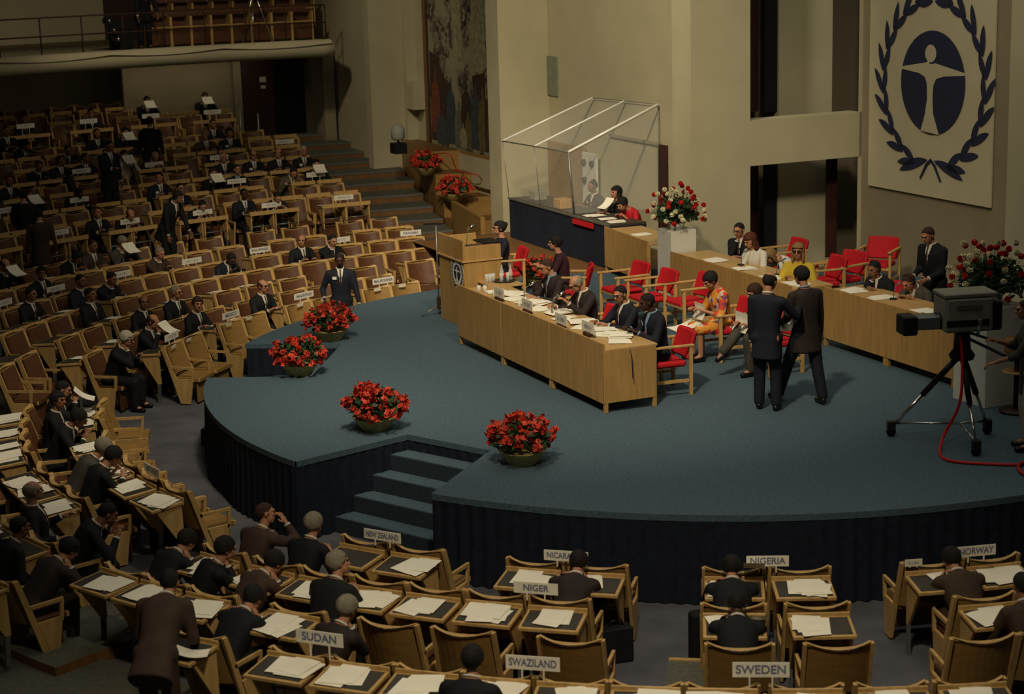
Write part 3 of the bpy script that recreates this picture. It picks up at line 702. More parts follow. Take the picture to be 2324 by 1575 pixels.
for i, (x, z, w, h, c_) in enumerate(((.35, .3, .5, 1.5, 2), (.9, .15, .45, 1.3, 1), (1.3, .1, .5, 1.55, 4), (1.75, .05, .5, 1.1, 5), (2.2, .1, .6, 1.6, 1), (2.3, .05, .4, .9, 3), (2.75, .1, .55, 1.5, 4), (3.15, .1, .5, 1.45, 3), (3.5, .1, .5, 1.55, 1), (.75, .05, .7, .8, 4), (2.0, .05, .35, .6, 0))):
    fig(x, z, w, h, fm[c_], .008+.001*i)
mpoly([(1.5, 1.8), (1.5, 4.0), (2.0, 4.6), (2.0, 3.1), (2.15, 1.8)], fm[0]); mpoly([(2.7, 1.9), (2.6, 4.1), (3.3, 4.6), (3.4, 2.0), (3.1, 1.75)], fm[0])
mpoly([(2.6, 1.2), (2.6, 1.75), (3.3, 1.85), (3.3, 1.2)], fm[1], .012)
structure(hbox('trim_5', -18.0, -13.6, 3.6, 3.72, 1.25, 1.90, M['wall']))
# niche, door frame and board behind the booth
structure(hbox('window_1', -13.0, -12.5, 3.68, 3.72, 3.55, 4.35, mat('niche_pale', (.2, .22, .16), .6)))
structure(hbox('door_2', -8.25, -7.95, 3.66, 3.72, HS, 2.95, M['door']))
structure(hbox('trim_6', -7.35, -7.2, 3.64, 3.72, HS, 2.95, M['door']))
structure(hbox('trim_7', -10.2, -8.2, 3.66, 3.72, 2.93, 2.98, M['wall2']))
tag(hbox('plywood_panel', -12.85, -11.2, 3.6, 3.66, HS, 2.62, M['ply'], None, .005), 'tan plywood panel leaning against the wall inside the clear booth', 'panel')
bd = thing('tape_board', 'white board with four round dark reels on the wall behind the booth', 'board')
hbox('board', -11.15, -10.55, 3.55, 3.60, 1.5, 2.55, M['white'], bd, .005)
for b, z in ((-11.05, 2.35), (-10.7, 2.35), (-11.02, 2.0), (-10.62, 2.0)):
    P = Hh(b, 3.54, z); mb = MB(); mb.ell(P, (.07, .07, .07), 10, 6); mb.obj('reel', M['rubber'], bd)
# ---- emblem and banner
def emblem(parent, O, s, Rr, disc=None, off=.01, lettering=False):
    """O centre, s = horizontal unit vector seen left to right, Rr = radius of the dark circle"""
    nrm = s.cross(Vector((0, 0, 1))).normalized()
    if nrm.dot(Vector((0, 0, HC))-O) < 0: nrm = -nrm
    def put(pts, d): return [O+s*(x*Rr)+Vector((0, 0, z*Rr))+nrm*d for x, z in pts]
    def poly(name, pts, m, d):
        n = len(pts); vs = put(pts, d)+put(pts, d-off*.8); T_ = tessellate_polygon([[Vector((x, z, 0)) for x, z in pts]]); F_ = []
        for a, b, c in T_:
            f = (a, b, c) if (vs[b]-vs[a]).cross(vs[c]-vs[a]).dot(nrm) > 0 else (a, c, b); F_.append(f)
        me = bpy.data.meshes.new(name); me.from_pydata(vs, [], F_+[(i, (i+1) % n, n+(i+1) % n, n+i) for i in range(n)]); me.materials.append(m); return link(name, me, parent)
    circ = lambda r, n=48: [(r*math.cos(2*math.pi*i/n), r*math.sin(2*math.pi*i/n)) for i in range(n)]
    if disc: poly('emblem_disc', circ(2.05), M['card'], off*.9)
    poly('emblem_circle', circ(1), M['navy'], off*2)
    fl = M['cloth'] if not disc else M['card']
    hd = [(-.06+.17*math.cos(t), .56+.17*math.sin(t)) for t in [2*math.pi*i/20 for i in range(20)]]
    poly('emblem_head', hd, fl, off*3)
    body = [(-.22, .38), (-.1, .42), (-.1, .36), (.02, .36), (.08, .38), (.98, .24), (.985, .19), (.35, .14), (.12, .08), (.04, -.05), (.02, -.3), (.05, -.6), (.24, -.985), (-.33, -.95), (-.2, -.62), (-.14, -.3), (-.16, -.02), (-.22, .1), (-.42, .17), (-.98, .22), (-.97, .27)]
    poly('emblem_figure', body, fl, off*3.05)
    # wreath
    mb = MB(); lw = []
    def leaf(cx, cz, ang, L, w, dd):
        pts = []
        for i in range(9): t = i/8; pts.append((L*(t-.0), w*math.sin(math.pi*t)**.8))
        for i in range(7, 0, -1): t = i/8; pts.append((L*t, -w*.55*math.sin(math.pi*t)**.8))
        ca, sa = math.cos(ang), math.sin(ang); P = [(cx+x*ca-y*sa, cz+x*sa+y*ca) for x, y in pts]
        vs = put(P, off*2.2); n = len(vs); mb.add(vs, [tuple(range(n))] if dd > 0 else [tuple(range(n-1, -1, -1))])
    for sd in (-1, 1):
        N = 10
        for i in range(N):
            th = math.radians(-72+i*15.6)
            if disc is None and th > math.radians(88): break
            rx, rz = 1.62, 1.66
            x = rx*math.cos(th); z = rz*math.sin(th)-.03
            tg = math.atan2(rz*math.cos(th), -rx*math.sin(th))
            for da, w in ((-.36, .105), (.30, .12)):
                a = tg+da
                if sd < 0: leaf(-x, z, math.pi-a, .58, .10*(-1), -1)
                else: leaf(x, z, a, .58, .10, 1)
        # stem leaves at the bottom
        for (x, z, a, L) in ((.1, -1.5, math.radians(-18), .95),):
            leaf(sd*x, z, a if sd > 0 else math.pi-a, L, .13*sd, sd)
        st_ = [(sd*-.05, -1.5), (sd*.1, -1.62), (sd*.3, -1.9), (sd*.35, -1.88), (sd*.16, -1.58), (sd*.0, -1.46)]
        n = len(st_); mb.add(put(st_, off*2.3), [tuple(range(n))])
    mb.obj('emblem_wreath', M['navy'], parent)
    if lettering:
        lb = MB(); r0 = 1.9
        for i in range(34):
            th = math.radians(200-i*6.6); 
            if i % 9 == 8: continue
            c_ = (r0*math.cos(th), r0*math.sin(th)); tx, tz = -math.sin(th), math.cos(th)
            w, h = .055, .06
            pts = [(c_[0]+tx*w*i_+math.cos(th)*h*j_, c_[1]+tz*w*i_+math.sin(th)*h*j_) for i_, j_ in ((-1, -1), (1, -1), (1, 1), (-1, 1))]
            lb.add(put(pts, off*2.2), [(0, 1, 2, 3)])
        lb.obj('emblem_lettering', M['ink'], parent)
bn = thing('banner', 'large cream banner with navy circle, human figure and laurel wreath', 'banner')
_l = onb(1973, 420, 6.0); _r = onb(2251, 465, 6.0); al = ab(_l)[0]; ar = ab(_r)[0]
hbox('banner_cloth', al, ar, 5.97, 6.0, _l.z, 8.6, M['cloth'], bn)
OC = onb(2117, 188, 5.965)
emblem(bn, OC, Vector((un.x, un.y, 0)), .845, None, .006)
# ================================================================ STAGE FURNITURE
def face(vec): return math.atan2(vec[1], vec[0])-math.pi/2     # rotation so that local +Y looks along vec
NIN = (-nn.x, -nn.y)                                            # towards the audience on the left
FACE_N = face(NIN)
def desk_unit(name, label, P0, P1, depth, hfront, htop, back=nn, group=None, endpanel=False):
    """front panel from P0 to P1 (world xy), worktop extends along back"""
    P0 = Vector((P0[0], P0[1], 0)); P1 = Vector((P1[0], P1[1], 0)); d = (P1-P0); L = d.length; d.normalize()
    rz = math.atan2(d.y, d.x); mid = (P0+P1)/2
    side = 1 if Vector((-d.y, d.x)).dot(Vector((back.x, back.y))) > 0 else -1
    t = thing(name, label, 'desk', (mid.x, mid.y, HS), rz, group); h = L/2
    MB().box((0, .012*side, (.12+hfront)/2), (L-.012, .024, hfront-.12)).obj('front_panel', M['oak'], t, .003)
    MB().box((0, depth/2*side+.02*side, htop), (L-.004, depth, .03)).obj('worktop', M['oak_top'], t, .004)
    for x in (-h+.03, h-.03):
        for y in (.035*side, depth*side-.02*side):
            MB().box((x, y, .385), (.05, .05, .768 if htop > .75 else .7)).obj('leg', M['oak'], t, .003)
    if endpanel:
        MB().box((h-.012, depth/2*side, (.12+htop)/2), (.02, depth, htop-.14)).obj('side_panel', M['oak'], t, .003)
    return t
A0 = gz(1041, 780); B0 = gz(1372, 940)
dirA = (B0-A0)/3
for i, nm in enumerate(('oak panelled podium desk beside the lectern', 'oak panelled podium desk in the middle of the head table', 'oak panelled podium desk nearest the camera with the cable hanging on its end')):
    p = A0+dirA*i; desk_unit('podium_desk', nm, p, p+dirA, .74, .89, .80, nn, 'head table desks', i == 2)
BACK = Vector((nn.x, nn.y, 0))
tag(MB().tube([B0+BACK*.37+Vector((.0, -.02, .78)), B0+BACK*.38+Vector((.01, -.045, .7)), B0+BACK*.39+Vector((.01, -.05, .42))], .006, 6).obj('cable', M['rubber']), 'thin dark cable hanging down the end of the head table', 'cable')
# secretariat desks
G1a, G1b = Hh(-3.66, 1.33), Hh(-.17, 1.33); G2a, G2b = Hh(.1, 1.70), Hh(3.05, 1.70)
for i in range(2):
    desk_unit('secretariat_desk', ('oak panelled desk beside the white plinth, in front of the man in glasses', 'oak panelled desk in front of the woman in yellow')[i], G1a.lerp(G1b, i/2), G1a.lerp(G1b, (i+1)/2), .7, .86, .80, nn, 'secretariat desks', i == 1)
for i in range(2):
    desk_unit('secretariat_desk', ('oak panelled desk in front of the man with headphones', 'oak panelled desk behind the television camera')[i], G2a.lerp(G2b, i/2), G2a.lerp(G2b, (i+1)/2), .7, .86, .80, nn, 'secretariat desks', i == 1)
desk_unit('secretariat_desk', 'short oak panelled desk between the draped booth and the white plinth', Hh(-6.75, 1.75), Hh(-4.9, 1.6), .7, .82, .76)
# ---- draped booth with perspex canopy
bt = thing('interpreter_booth', 'long table draped in pleated navy cloth under the clear canopy', 'table')
BL, BR = Hh(-11.2, 1.95), Hh(-6.95, 1.95)
hbox('table_top', -11.2, -6.95, 1.97, 2.7, HS+.74, HS+.79, M['leather'], bt)
skirt([Vector((BR.x, BR.y, 0)), Vector((BL.x, BL.y, 0))], HS, HS+.79, .11, .025).obj('skirt', M['drape'], bt)
hbox('table_edge', -11.22, -6.93, 1.93, 1.96, HS+.765, HS+.8, M['steel'], bt)
hbox('end_panel', -6.97, -6.95, 1.97, 2.7, HS, HS+.75, M['drape'], bt)
hbox('inner_panel', -11.2, -6.95, 2.68, 2.7, HS, HS+.74, M['drape'], bt)
M['edge'] = mat('lit_edge_white', (.85, .85, .78), .25, amt=.03, spec=.6)  # strong light along the canopy edges is put into this white
cn = thing('perspex_canopy', 'clear perspex canopy with metal edges whitened as if lit, standing over the booth table', 'canopy')
fl_, fr_ = onb(1140, 320, 1.93), onb(1290, 345, 1.93); bl_, br_ = onb(1345, 222, 3.66), onb(1493, 237, 3.66)
fm_ = (fl_+fr_)/2; bmid = (bl_+br_)/2
pl_, pm_, pr_ = onb(1155, 447, 2.02), onb(1226, 462, 2.02), onb(1303, 488, 2.02)
pl_.z = pm_.z = pr_.z = HS+.80
def pane(name, q): return MB().add([tuple(v) for v in q], [(0, 1, 2, 3)]).obj(name, M['perspex'], cn)
pane('roof_pane', (fl_, fm_, bmid, bl_)); pane('roof_pane', (fm_, fr_, br_, bmid))
pane('front_pane', (pl_, pm_, fm_, fl_)); pane('front_pane', (pm_, pr_, fr_, fm_))
rb = Vector((br_.x, br_.y, HS+.8)); pane('side_pane', (pr_, rb, br_, fr_))
for (p, q, r, m) in ((fl_, bl_, .022, 'edge'), (fm_, bmid, .02, 'edge'), (fr_, br_, .026, 'edge'), (fl_, fr_, .012, 'steel'), (bl_, br_, .008, 'steel'), (fl_, pl_, .008, 'steel'), (fm_, pm_, .008, 'steel'), (fr_, pr_, .02, 'steel'), (br_, rb, .008, 'steel')):
    MB().tube([p, q], r, 6).obj('edge_strip', M[m], cn)
# ---- lectern
FL_ = gz(1003, 722); lx = un; 
lec = thing('lectern', 'tall oak speaker lectern with round emblem on its front', 'lectern', (0, 0, 0))
lf = ab(FL_); la, lb_ = lf[0], lf[1]
def lbox(name, a0, a1, b0, b1, z0, z1, m, bev=.004): return hbox(name, a0, a1, b0, b1, HS+z0, HS+z1, M[m], lec, bev)
# front face looks towards the audience/left-front: it runs along the hall axis
lbox('body', la-.02, la+.96, lb_, lb_+.62, 0, 1.02, 'oak'); lbox('ledge', la-.04, la+.98, lb_-.03, lb_+.64, 1.02, 1.05, 'oak_top')
lbox('upper_panel', la-.02, la+.96, lb_-.01, lb_+.03, 1.05, 1.36, 'oak'); lbox('side_wing', la+.92, la+.96, lb_+.03, lb_+.62, 1.05, 1.26, 'oak'); lbox('side_wing', la-.02, la+.02, lb_+.03, lb_+.62, 1.05, 1.30, 'oak')
lbox('reading_top', la+.02, la+.92, lb_+.03, lb_+.62, 1.10, 1.13, 'leather')
Oe = onb(1038, 619, lb_-.004)
emblem(lec, Oe, Vector((un.x, un.y, 0)), .125, True, .003, True)
tag(MB().box((0, 0, 0), (.42, .3, .02)).obj('tablet', M['rubber']), 'thin black writing board lying on the lectern wing', 'board'); o = bpy.data.objects['tablet']; o.name = 'writing_board'; o.location = Hh(la+.72, lb_+.5, HS+1.28); o.rotation_euler = (0, 0, HROT)
def microphone(name, label, P, d, h=.3, lean=.18, head=.02, m='chrome', group=None):
    t = thing(name, label, 'microphone', P, face(d), group)
    MB().lathe([(.055, 0), (.055, .012), (.02, .02)], n=12).obj('base', M['rubber'], t)
    MB().tube([(0, 0, .01), (0, .01, h*.5), (0, lean*.4, h*.85), (0, lean, h)], .006, 6).obj('gooseneck', M['steel'], t)
    MB().tube([(0, lean, h), (0, lean+.1, h+.035)], head, 8, r2=head*.7).obj('capsule', M[m], t)
    return t
microphone('lectern_microphone', 'silver microphone rising from the lectern', Hh(la+.5, lb_+.25, HS+1.13), nn, .34, .05, .03)
# microphone stand at the left of the lectern
t = thing('microphone_stand', 'thin grey stand with splayed foot left of the lectern', 'stand', gz(997, 715))
MB().tube([(0, 0, .08), (0, 0, 1.45)], .012, 6).obj('pole', M['steel'], t)
for q in (200, 320, 80):
    MB().tube([(0, 0, .16), (.3*math.cos(math.radians(q)), .3*math.sin(math.radians(q)), .012)], .012, 6).obj('foot', M['steel'], t)
MB().box((0, 0, .2), (.06, .06, .2)).obj('clamp', M['door'], t, .01)
MB().box((-.05, 0, 1.46), (.3, .04, .025)).obj('cross_bar', M['rubber'], t)
# side table with bottles
sp = gz(1135, 640, HS+.72)
tb = thing('side_table', 'small light wood table with dark legs right of the lectern', 'table', (sp.x, sp.y, HS), HROT)
MB().box((0, 0, .705), (.62, .52, .03)).obj('table_top', M['oak_top'], tb, .004); MB().box((0, 0, .66), (.56, .46, .06)).obj('apron', M['rubber'], tb)
for i in (-1, 1):
    for j in (-1, 1): MB().box((i*.27, j*.21, .335), (.03, .03, .67)).obj('leg', M['rubber'], tb)
def bottle(P, label, g): 
    t = thing('bottle', label, 'bottle', P, 0, g)
    MB().lathe([(.03, 0), (.032, .02), (.032, .13), (.012, .19), (.011, .235)], n=12).obj('bottle_body', M['glass'], t); MB().lathe([(.013, .235), (.013, .25)], n=8).obj('cap', M['steel'], t)
    MB().lathe([(.0328, .035), (.0328, .10)], n=12).obj('label', mat('bottle_label', (.45, .42, .2), .7) if 'bottle_label' not in bpy.data.materials else bpy.data.materials['bottle_label'], t)
    return t
def glassware(P, label, g, r=.03, h=.1):
    t = MB().lathe([(r*.8, 0), (r, h), (r*.9, h), (r*.7, .01)], n=12).obj('drinking_glass', M['glass']); t.location = P; return tag(t, label, 'glass', g)
zt = HS+.722
tr = MB().lathe([(.17, 0), (.18, .015), (.165, .012)], n=24).obj('tray', M['rubber']); tr.location = (sp.x+.06, sp.y+.06, zt); tag(tr, 'dark round tray carrying bottles on the small side table', 'tray')
for i, (x, y) in enumerate(((.0, .1), (.13, .13))): bottle((sp.x+x+.03, sp.y+y-.02, zt+.013), ('left labelled water bottle on the side table tray', 'right tall water bottle on the side table tray')[i], 'bottles on the side table')
for i, (x, y) in enumerate(((-.2, -.05), (-.15, -.02), (-.1, .02), (.02, -.06), (.12, -.02))): glassware((sp.x+x, sp.y+y, zt+(.013 if x > 0 else 0)), 'clear drinking glass among those on the side table by the lectern', 'glasses on the side table', .03, .13)
# ---- red armchair
def make_armchair(label, w=.56):
    t = thing('armchair', label, 'chair')
    R_, O_ = M['red'], M['oak2']
    MB().box((0, .02, .41), (w-.06, .48, .08)).obj('seat', R_, t, .025)
    mb = MB(); vs = []; n = 6
    for i in range(n+1):
        x = -w/2+.02+(w-.04)*i/n; b = .05*(1-(2*i/n-1)**2)
        for (y, z) in ((-.20-b, .46), (-.31-b, .81), (-.37-b, .81), (-.27-b, .46)): vs.append((x, y, z))
    fs = [(4*i+j, 4*i+(j+1) % 4, 4*i+4+(j+1) % 4, 4*i+4+j) for i in range(n) for j in range(4)]+[(3, 2, 1, 0), tuple(4*n+j for j in range(4))]
    mb.add(vs, fs, 0, False); mb.obj('backrest', R_, t, .02)
    for s in (-1, 1):
        MB().box((s*(w/2+.01), .24, .32), (.04, .045, .64)).obj('leg', O_, t, .004); MB().box((s*(w/2+.01), -.26, .33), (.04, .045, .66)).obj('leg', O_, t, .004)
        MB().box((s*(w/2+.01), 0, .655), (.055, .6, .03)).obj('armrest', O_, t, .006)
        MB().box((s*(w/2+.01), 0, .2), (.025, .46, .04)).obj('stretcher', O_, t)
    MB().box((0, .24, .38), (w, .03, .05)).obj('front_rail', O_, t)
    return t
AUD = NIN
arm0 = make_armchair('red upholstered armchair behind the darker-skinned man at the near end of the head table')
def armchair(P, d, label, group='red armchairs on the podium', st=[0]):
    if st[0] == 0: st[0] = 1; arm0['label'] = label; arm0.location = P; arm0.rotation_euler = (0, 0, face(d)); arm0['group'] = group; return arm0
    return dup(arm0, P, face(d), label, group)
AL = Vector(NIN)
HD = {}
def seatpos(x, y, z0, back=.0, hh=1.25): 
    p = gz(x, y, z0+hh); return Vector((p.x, p.y, z0))
PS = {}
for key, (x, y) in {'p1': (1240, 612), 'p2': (1307, 648), 'p3': (1408, 672), 'p4': (1472, 690)}.items():
    q = seatpos(x, y, HS); PS[key] = q
PS['p4'] = PS['p4']+Vector((.12, .02, 0))
c1 = gz(1415, 715); c2 = gz(1478, 735)
armchair(c1, AL, 'empty red armchair in the back pair behind the head table, left one')
armchair(c2, AL, 'empty red armchair in the back pair behind the head table, right one')
c3 = gz(1563, 745); armchair(c3, AL, 'empty red armchair left of the woman in the orange dress')
for (x, y, d, lb) in ((1908, 690, (-.8, -.6), 'wide red armchair pushed askew behind the right hand desk'), (1990, 655, (-.5, -.9), 'dark red armchair in shade near the far flowers'), (1775, 655, (-1, -.4), 'red armchair behind the woman bending over the desk'), (1860, 700, (-.9, -.3), 'red armchair directly right of the woman in yellow')):
    armchair(gz(x, y), d, lb)
# ---- plinths with flowers
def plinth(P, w, h, lab):
    t = MB().box((0, 0, h/2), (w, w, h)).obj('plinth', M['white'], None, .006); t.location = (P.x, P.y, HS); t.rotation_euler = (0, 0, HROT); return tag(t, lab, 'plinth')
P1 = Hh(-3.95, 1.62); P1 = Vector((P1.x, P1.y, HS)); plinth(P1, .46, 1.16, 'tall square white plinth between two oak desks')
P2 = Hh(3.75, 1.7); plinth(P2, .62, 1.24, 'large square white plinth behind the television camera')
P3 = Hh(1.6, 3.3); plinth(P3, .5, .75, 'low white plinth behind the man with headphones')
random.seed(11)
def leafmass(mb, c, R, n, size, mi=0, rs=None, zmin=-.2):
    rs = rs or random
    for _ in range(n):
        th = rs.uniform(0, 2*math.pi); ph = math.acos(rs.uniform(zmin, 1)); r = R[0]*rs.uniform(.45, 1)
        p = Vector(c)+Vector((r*math.sin(ph)*math.cos(th), r*math.sin(ph)*math.sin(th)*R[1]/R[0], r*math.cos(ph)*R[2]/R[0]))
        q = Quaternion((rs.gauss(0, 1), rs.gauss(0, 1), rs.gauss(0, 1), rs.gauss(0, 1))).normalized(); L = size*rs.uniform(.7, 1.3)
        mb.add([p+q@Vector(v) for v in ((0, -L*.5, 0), (L*.38, 0, L*.12), (0, L*.6, 0), (-L*.38, 0, L*.12))], [(0, 1, 2, 3)], mi)
def flower_pot(label, seed, scale=1.0, name='flower_basket'):
    rs = random.Random(seed); t = thing(name, label, 'flower basket', group='baskets of red flowers')
    MB().lathe([(.16*scale, 0), (.26*scale, .16*scale), (.28*scale, .175*scale), (.22*scale, .16*scale)], n=24).obj('basket', M['basket'], t)
    mb = MB(); leafmass(mb, (0, 0, .26*scale), (.36*scale, .36*scale, .27*scale), 460, .09*scale, 0, rs, -.02)
    tag(mb.obj('foliage', M['leafm'], t), kind='stuff')
    mb = MB()
    for _ in range(62):
        th = rs.uniform(0, 2*math.pi); ph = math.acos(rs.uniform(.0, 1)); k = scale*rs.uniform(.85, 1.08)
        c = Vector((.38*math.sin(ph)*math.cos(th), .38*math.sin(ph)*math.sin(th), .24+.31*math.cos(ph)))*k
        for _ in range(10):
            p = c+Vector((rs.gauss(0, .022), rs.gauss(0, .022), rs.gauss(0, .02)))*scale; q = Quaternion((rs.gauss(0, 1), rs.gauss(0, 1), rs.gauss(0, 1), rs.gauss(0, 1))).normalized(); L = .038*scale
            mb.add([p+q@Vector(v) for v in ((0, -L, 0), (L, 0, L*.3), (0, L, 0), (-L, 0, L*.3))], [(0, 1, 2, 3)])
    tag(mb.obj('blossoms', M['bloom'], t), kind='stuff')
    return t
for i, (x, y, sc, lb) in enumerate(((750, 772, .98, 'round basket of red flowers furthest back on the left stage edge'), (681, 850, .98, 'round basket of red flowers at the left notch, second from the back'), (852, 975, .98, 'round basket of red flowers at the top left of the front steps'), (1186, 1052, .98, 'round basket of red flowers at the top right of the front steps'))):
    f_ = flower_pot(lb, i+3, sc); f_.location = gz(x, y)
f_ = flower_pot('basket of red flowers behind the side table near the booth skirt', 9, .95); f_.location = gz(1222, 652)
f_ = flower_pot('basket of dark red flowers on the upper wooden terrace by the stairs', 12, .95); p = pol(17.6, 104.1, 1.54); p = gz(967, 396, 1.54); f_.location = p
f_ = flower_pot('basket of dark red flowers on the lower wooden terrace by the column', 13, 1.0); p = gz(1030, 456, 1.08); f_.location = p
def arrangement(label, P, R, n, seed, name='flower_arrangement', wr=.42):
    rs = random.Random(seed); t = thing(name, label, 'flowers', P)
    MB().lathe([(.1, 0), (.14, .1), (.13, .1)], n=16).obj('vase', M['white'], t)
    mb = MB(); leafmass(mb, (0, 0, .22), (R*.8, R*.8, R*.75), 750, .07, 0, rs, -.3)
    for _ in range(120):
        th = rs.uniform(0, 2*math.pi); ph = math.acos(rs.uniform(-.2, .9)); r = R*rs.uniform(.5, 1.05)
        mb.tube([(0, 0, .1), (r*math.sin(ph)*math.cos(th), r*math.sin(ph)*math.sin(th), .25+r*math.cos(ph))], .004, 3, cap=False)
    tag(mb.obj('greenery', M['leafm'], t), kind='stuff')
    fl_me = {}
    for c_, m in (('red', 'carn_red'), ('white', 'carn_white')):
        mb = MB(); r2 = random.Random(4)
        for _ in range(60):
            q = Quaternion((r2.gauss(0, 1), r2.gauss(0, 1), r2.gauss(0, 1), r2.gauss(0, 1))).normalized(); L = .042
            mb.add([q@Vector(v) for v in ((0, 0, 0), (L*.5, L*.8, .01), (0, L, 0), (-L*.5, L*.8, .01))], [(0, 1, 2, 3)])
        mb.ell((0, 0, 0), (.028, .028, .028), 8, 5)
        if m not in M: M[m] = mat(m, (.5, .015, .012) if c_ == 'red' else (.7, .66, .45), .7, noise=30)
        fl_me[c_] = mb.mesh('carnation', M[m])
    for i in range(n):
        th = 2.4*i+rs.uniform(-.4, .4); ph = math.acos(1-1.25*(i+.5)/n); r = R*rs.uniform(.9, 1.18)
        o = link('carnation', fl_me['white' if rs.random() < wr else 'red'], t); o.location = (r*math.sin(ph)*math.cos(th), r*math.sin(ph)*math.sin(th), .24+r*math.cos(ph)); o.rotation_euler = (rs.random()*3, 0, rs.random()*6)
arrangement('tall arrangement of red and white carnations on the plinth in front of the pale column', (P1.x, P1.y, HS+1.16), .42, 58, 5)
arrangement('large arrangement of red and white flowers on the big plinth behind the camera', (P2.x, P2.y, HS+1.24), .52, 60, 6, wr=.5)
arrangement('arrangement of red and white flowers beside the standing man at the back', (P3.x, P3.y, HS+.75), .44, 48, 7, wr=.5)
# ---- television camera on tripod
F1, F2, F3 = gz(2022, 990), gz(2215, 1035), gz(2240, 985)
cen = (F1+F2+F3)/3; TC = Vector((cen.x+.1, cen.y, HS))
tp = thing('camera_tripod', 'tall black and chrome tripod with wheels carrying the television camera', 'tripod', (0, 0, 0))
top = TC+Vector((0, 0, 1.05))
for F_ in (F1, F2, F3):
    P = Vector((F_.x, F_.y, HS+.1)); m_ = top.lerp(P, .55)
    lg = MB().tube([top+(P-top).normalized()*.05, m_], .035, 8).obj('leg', M['rubber'], tp); MB().tube([m_, P], .02, 8).obj('lower_tube', M['chrome'], lg)
    w = MB(); w.box((P.x, P.y, HS+.13), (.09, .09, .1)); w.lathe([(.055, -.02), (.055, .02)], (0, 0, 0), 12, M=Matrix.Translation((P.x, P.y, HS+.057))@Matrix.Rotation(math.pi/2, 4, 'X')); w.obj('wheel', M['rubber'], tp)
c0 = Vector((TC.x, TC.y, HS+.22))
for F_ in (F1, F2, F3): MB().tube([c0, Vector((F_.x, F_.y, HS+.16))], .014, 6).obj('spreader', M['chrome'], tp)
MB().lathe([(.13, 0), (.15, .05), (.1, .12), (.09, .3), (.12, .33)], (TC.x, TC.y, HS+.98), 14).obj('pan_head', M['rubber'], tp)
MB().tube([top+Vector((.05, -.05, .18)), top+Vector((.4, -.25, .02)), top+Vector((.62, -.32, -.05))], .018, 8).obj('pan_handle', M['rubber'], tp)
MB().tube([top+Vector((.1, .05, .22)), top+Vector((.48, -.1, .1)), top+Vector((.66, -.15, .16))], .016, 8).obj('pan_handle', M['steel'], tp)
tv = thing('television_camera', 'grey studio television camera with black lens hood pointing left', 'camera', (TC.x, TC.y, HS+1.3), math.radians(8))
MB().box((0, 0, .23), (.56, .42, .40)).obj('camera_body', M['camgrey'], tv, .03); MB().box((.02, 0, .45), (.62, .4, .05)).obj('top_cover', M['camgrey'], tv, .012)
MB().box((.32, 0, .2), (.16, .36, .34)).obj('viewfinder_hood', M['rubber'], tv, .02)
MB().box((-.01, -.212, .32), (.3, .012, .05)).obj('name_plate', M['steel'], tv); MB().box((-.02, -.213, .14), (.5, .01, .07)).obj('dark_panel', M['rubber'], tv)
MB().box((-.5, 0, .14), (.42, .2, .16)).obj('lens_barrel', M['steel'], tv, .02); MB().box((-.66, 0, .12), (.17, .26, .22)).obj('lens_hood', M['rubber'], tv, .015)
MB().tube([(-.26, 0, .14), (-.32, 0, .14)], .1, 12).obj('lens_collar', M['rubber'], tv); MB().tube([(.1, -.2, -.02), (.1, -.26, .2)], .02, 8).obj('grip', M['chrome'], tv)
pc = [Vector((TC.x-.05, TC.y-.12, HS+1.28)), Vector((TC.x-.04, TC.y-.2, HS+.9)), Vector((TC.x-.08, TC.y-.25, HS+.5)), gz(2140, 1015)+Vector((0, 0, .12)), gz(2134, 1035)+Vector((0, 0, .02)), gz(2160, 1050)+Vector((0, 0, .02)), gz(2230, 1056)+Vector((0, 0, .02)), gz(2310, 1058)+Vector((0, 0, .02)), gz(2350, 1048)+Vector((0, 0, .02))]
pc += [gz(2345, 1085)+Vector((0, 0, .03)), gz(2318, 1078)+Vector((0, 0, .03)), gz(2312, 1062)+Vector((0, 0, .04)), gz(2340, 1052)+Vector((0, 0, .03))]
def smooth(P, n=6):
    out = []
    for i in range(len(P)-1):
        a = P[max(i-1, 0)]; b = P[i]; c = P[i+1]; d = P[min(i+2, len(P)-1)]
        for j in range(n):
            t = j/n; out.append(.5*((2*b)+(c-a)*t+(2*a-5*b+4*c-d)*t*t+(3*b-a-3*c+d)*t**3))
    return out+[P[-1]]
tag(MB().tube(smooth(pc), .017, 8).obj('camera_cable', M['redcable']), 'thick red cable hanging from the television camera and looping on the carpet', 'cable')
# drum stool by the operator
q = gz(2305, 935)
t = thing('drum_stand', 'small round wooden drum on a dark post at the right edge beside the camera handles', 'stand', (q.x, q.y, HS))
MB().lathe([(.15, .74), (.16, .76), (.16, .9), (.15, .92)], n=20).obj('drum', M['ply'], t, ); MB().tube([(0, 0, .02), (0, 0, .74)], .035, 8).obj('post', M['door'], t)
MB().lathe([(.2, .0), (.2, .03), (.04, .05)], n=20).obj('base', M['door'], t); MB().lathe([(.17, .5), (.18, .51), (.17, .52), (.16, .51)], n=20).obj('ring', M['oak2'], t)
# floodlight on the terrace
q = gz(905, 348, 1.98)
t = thing('floodlight', 'white drum shaped floodlight on a black base beside the column', 'lamp', q, HROT)
MB().box((0, 0, .12), (.34, .3, .24)).obj('base', M['black'], t, .01); MB().tube([(0, 0, .24), (0, 0, .31)], .03, 6).obj('neck', M['rubber'], t); MB().lathe([(.10, .30), (.16, .35), (.16, .56), (.1, .64), (.02, .66)], n=20).obj('shade', mat('lamp_shade_grey', (.32, .32, .28), .6), t)
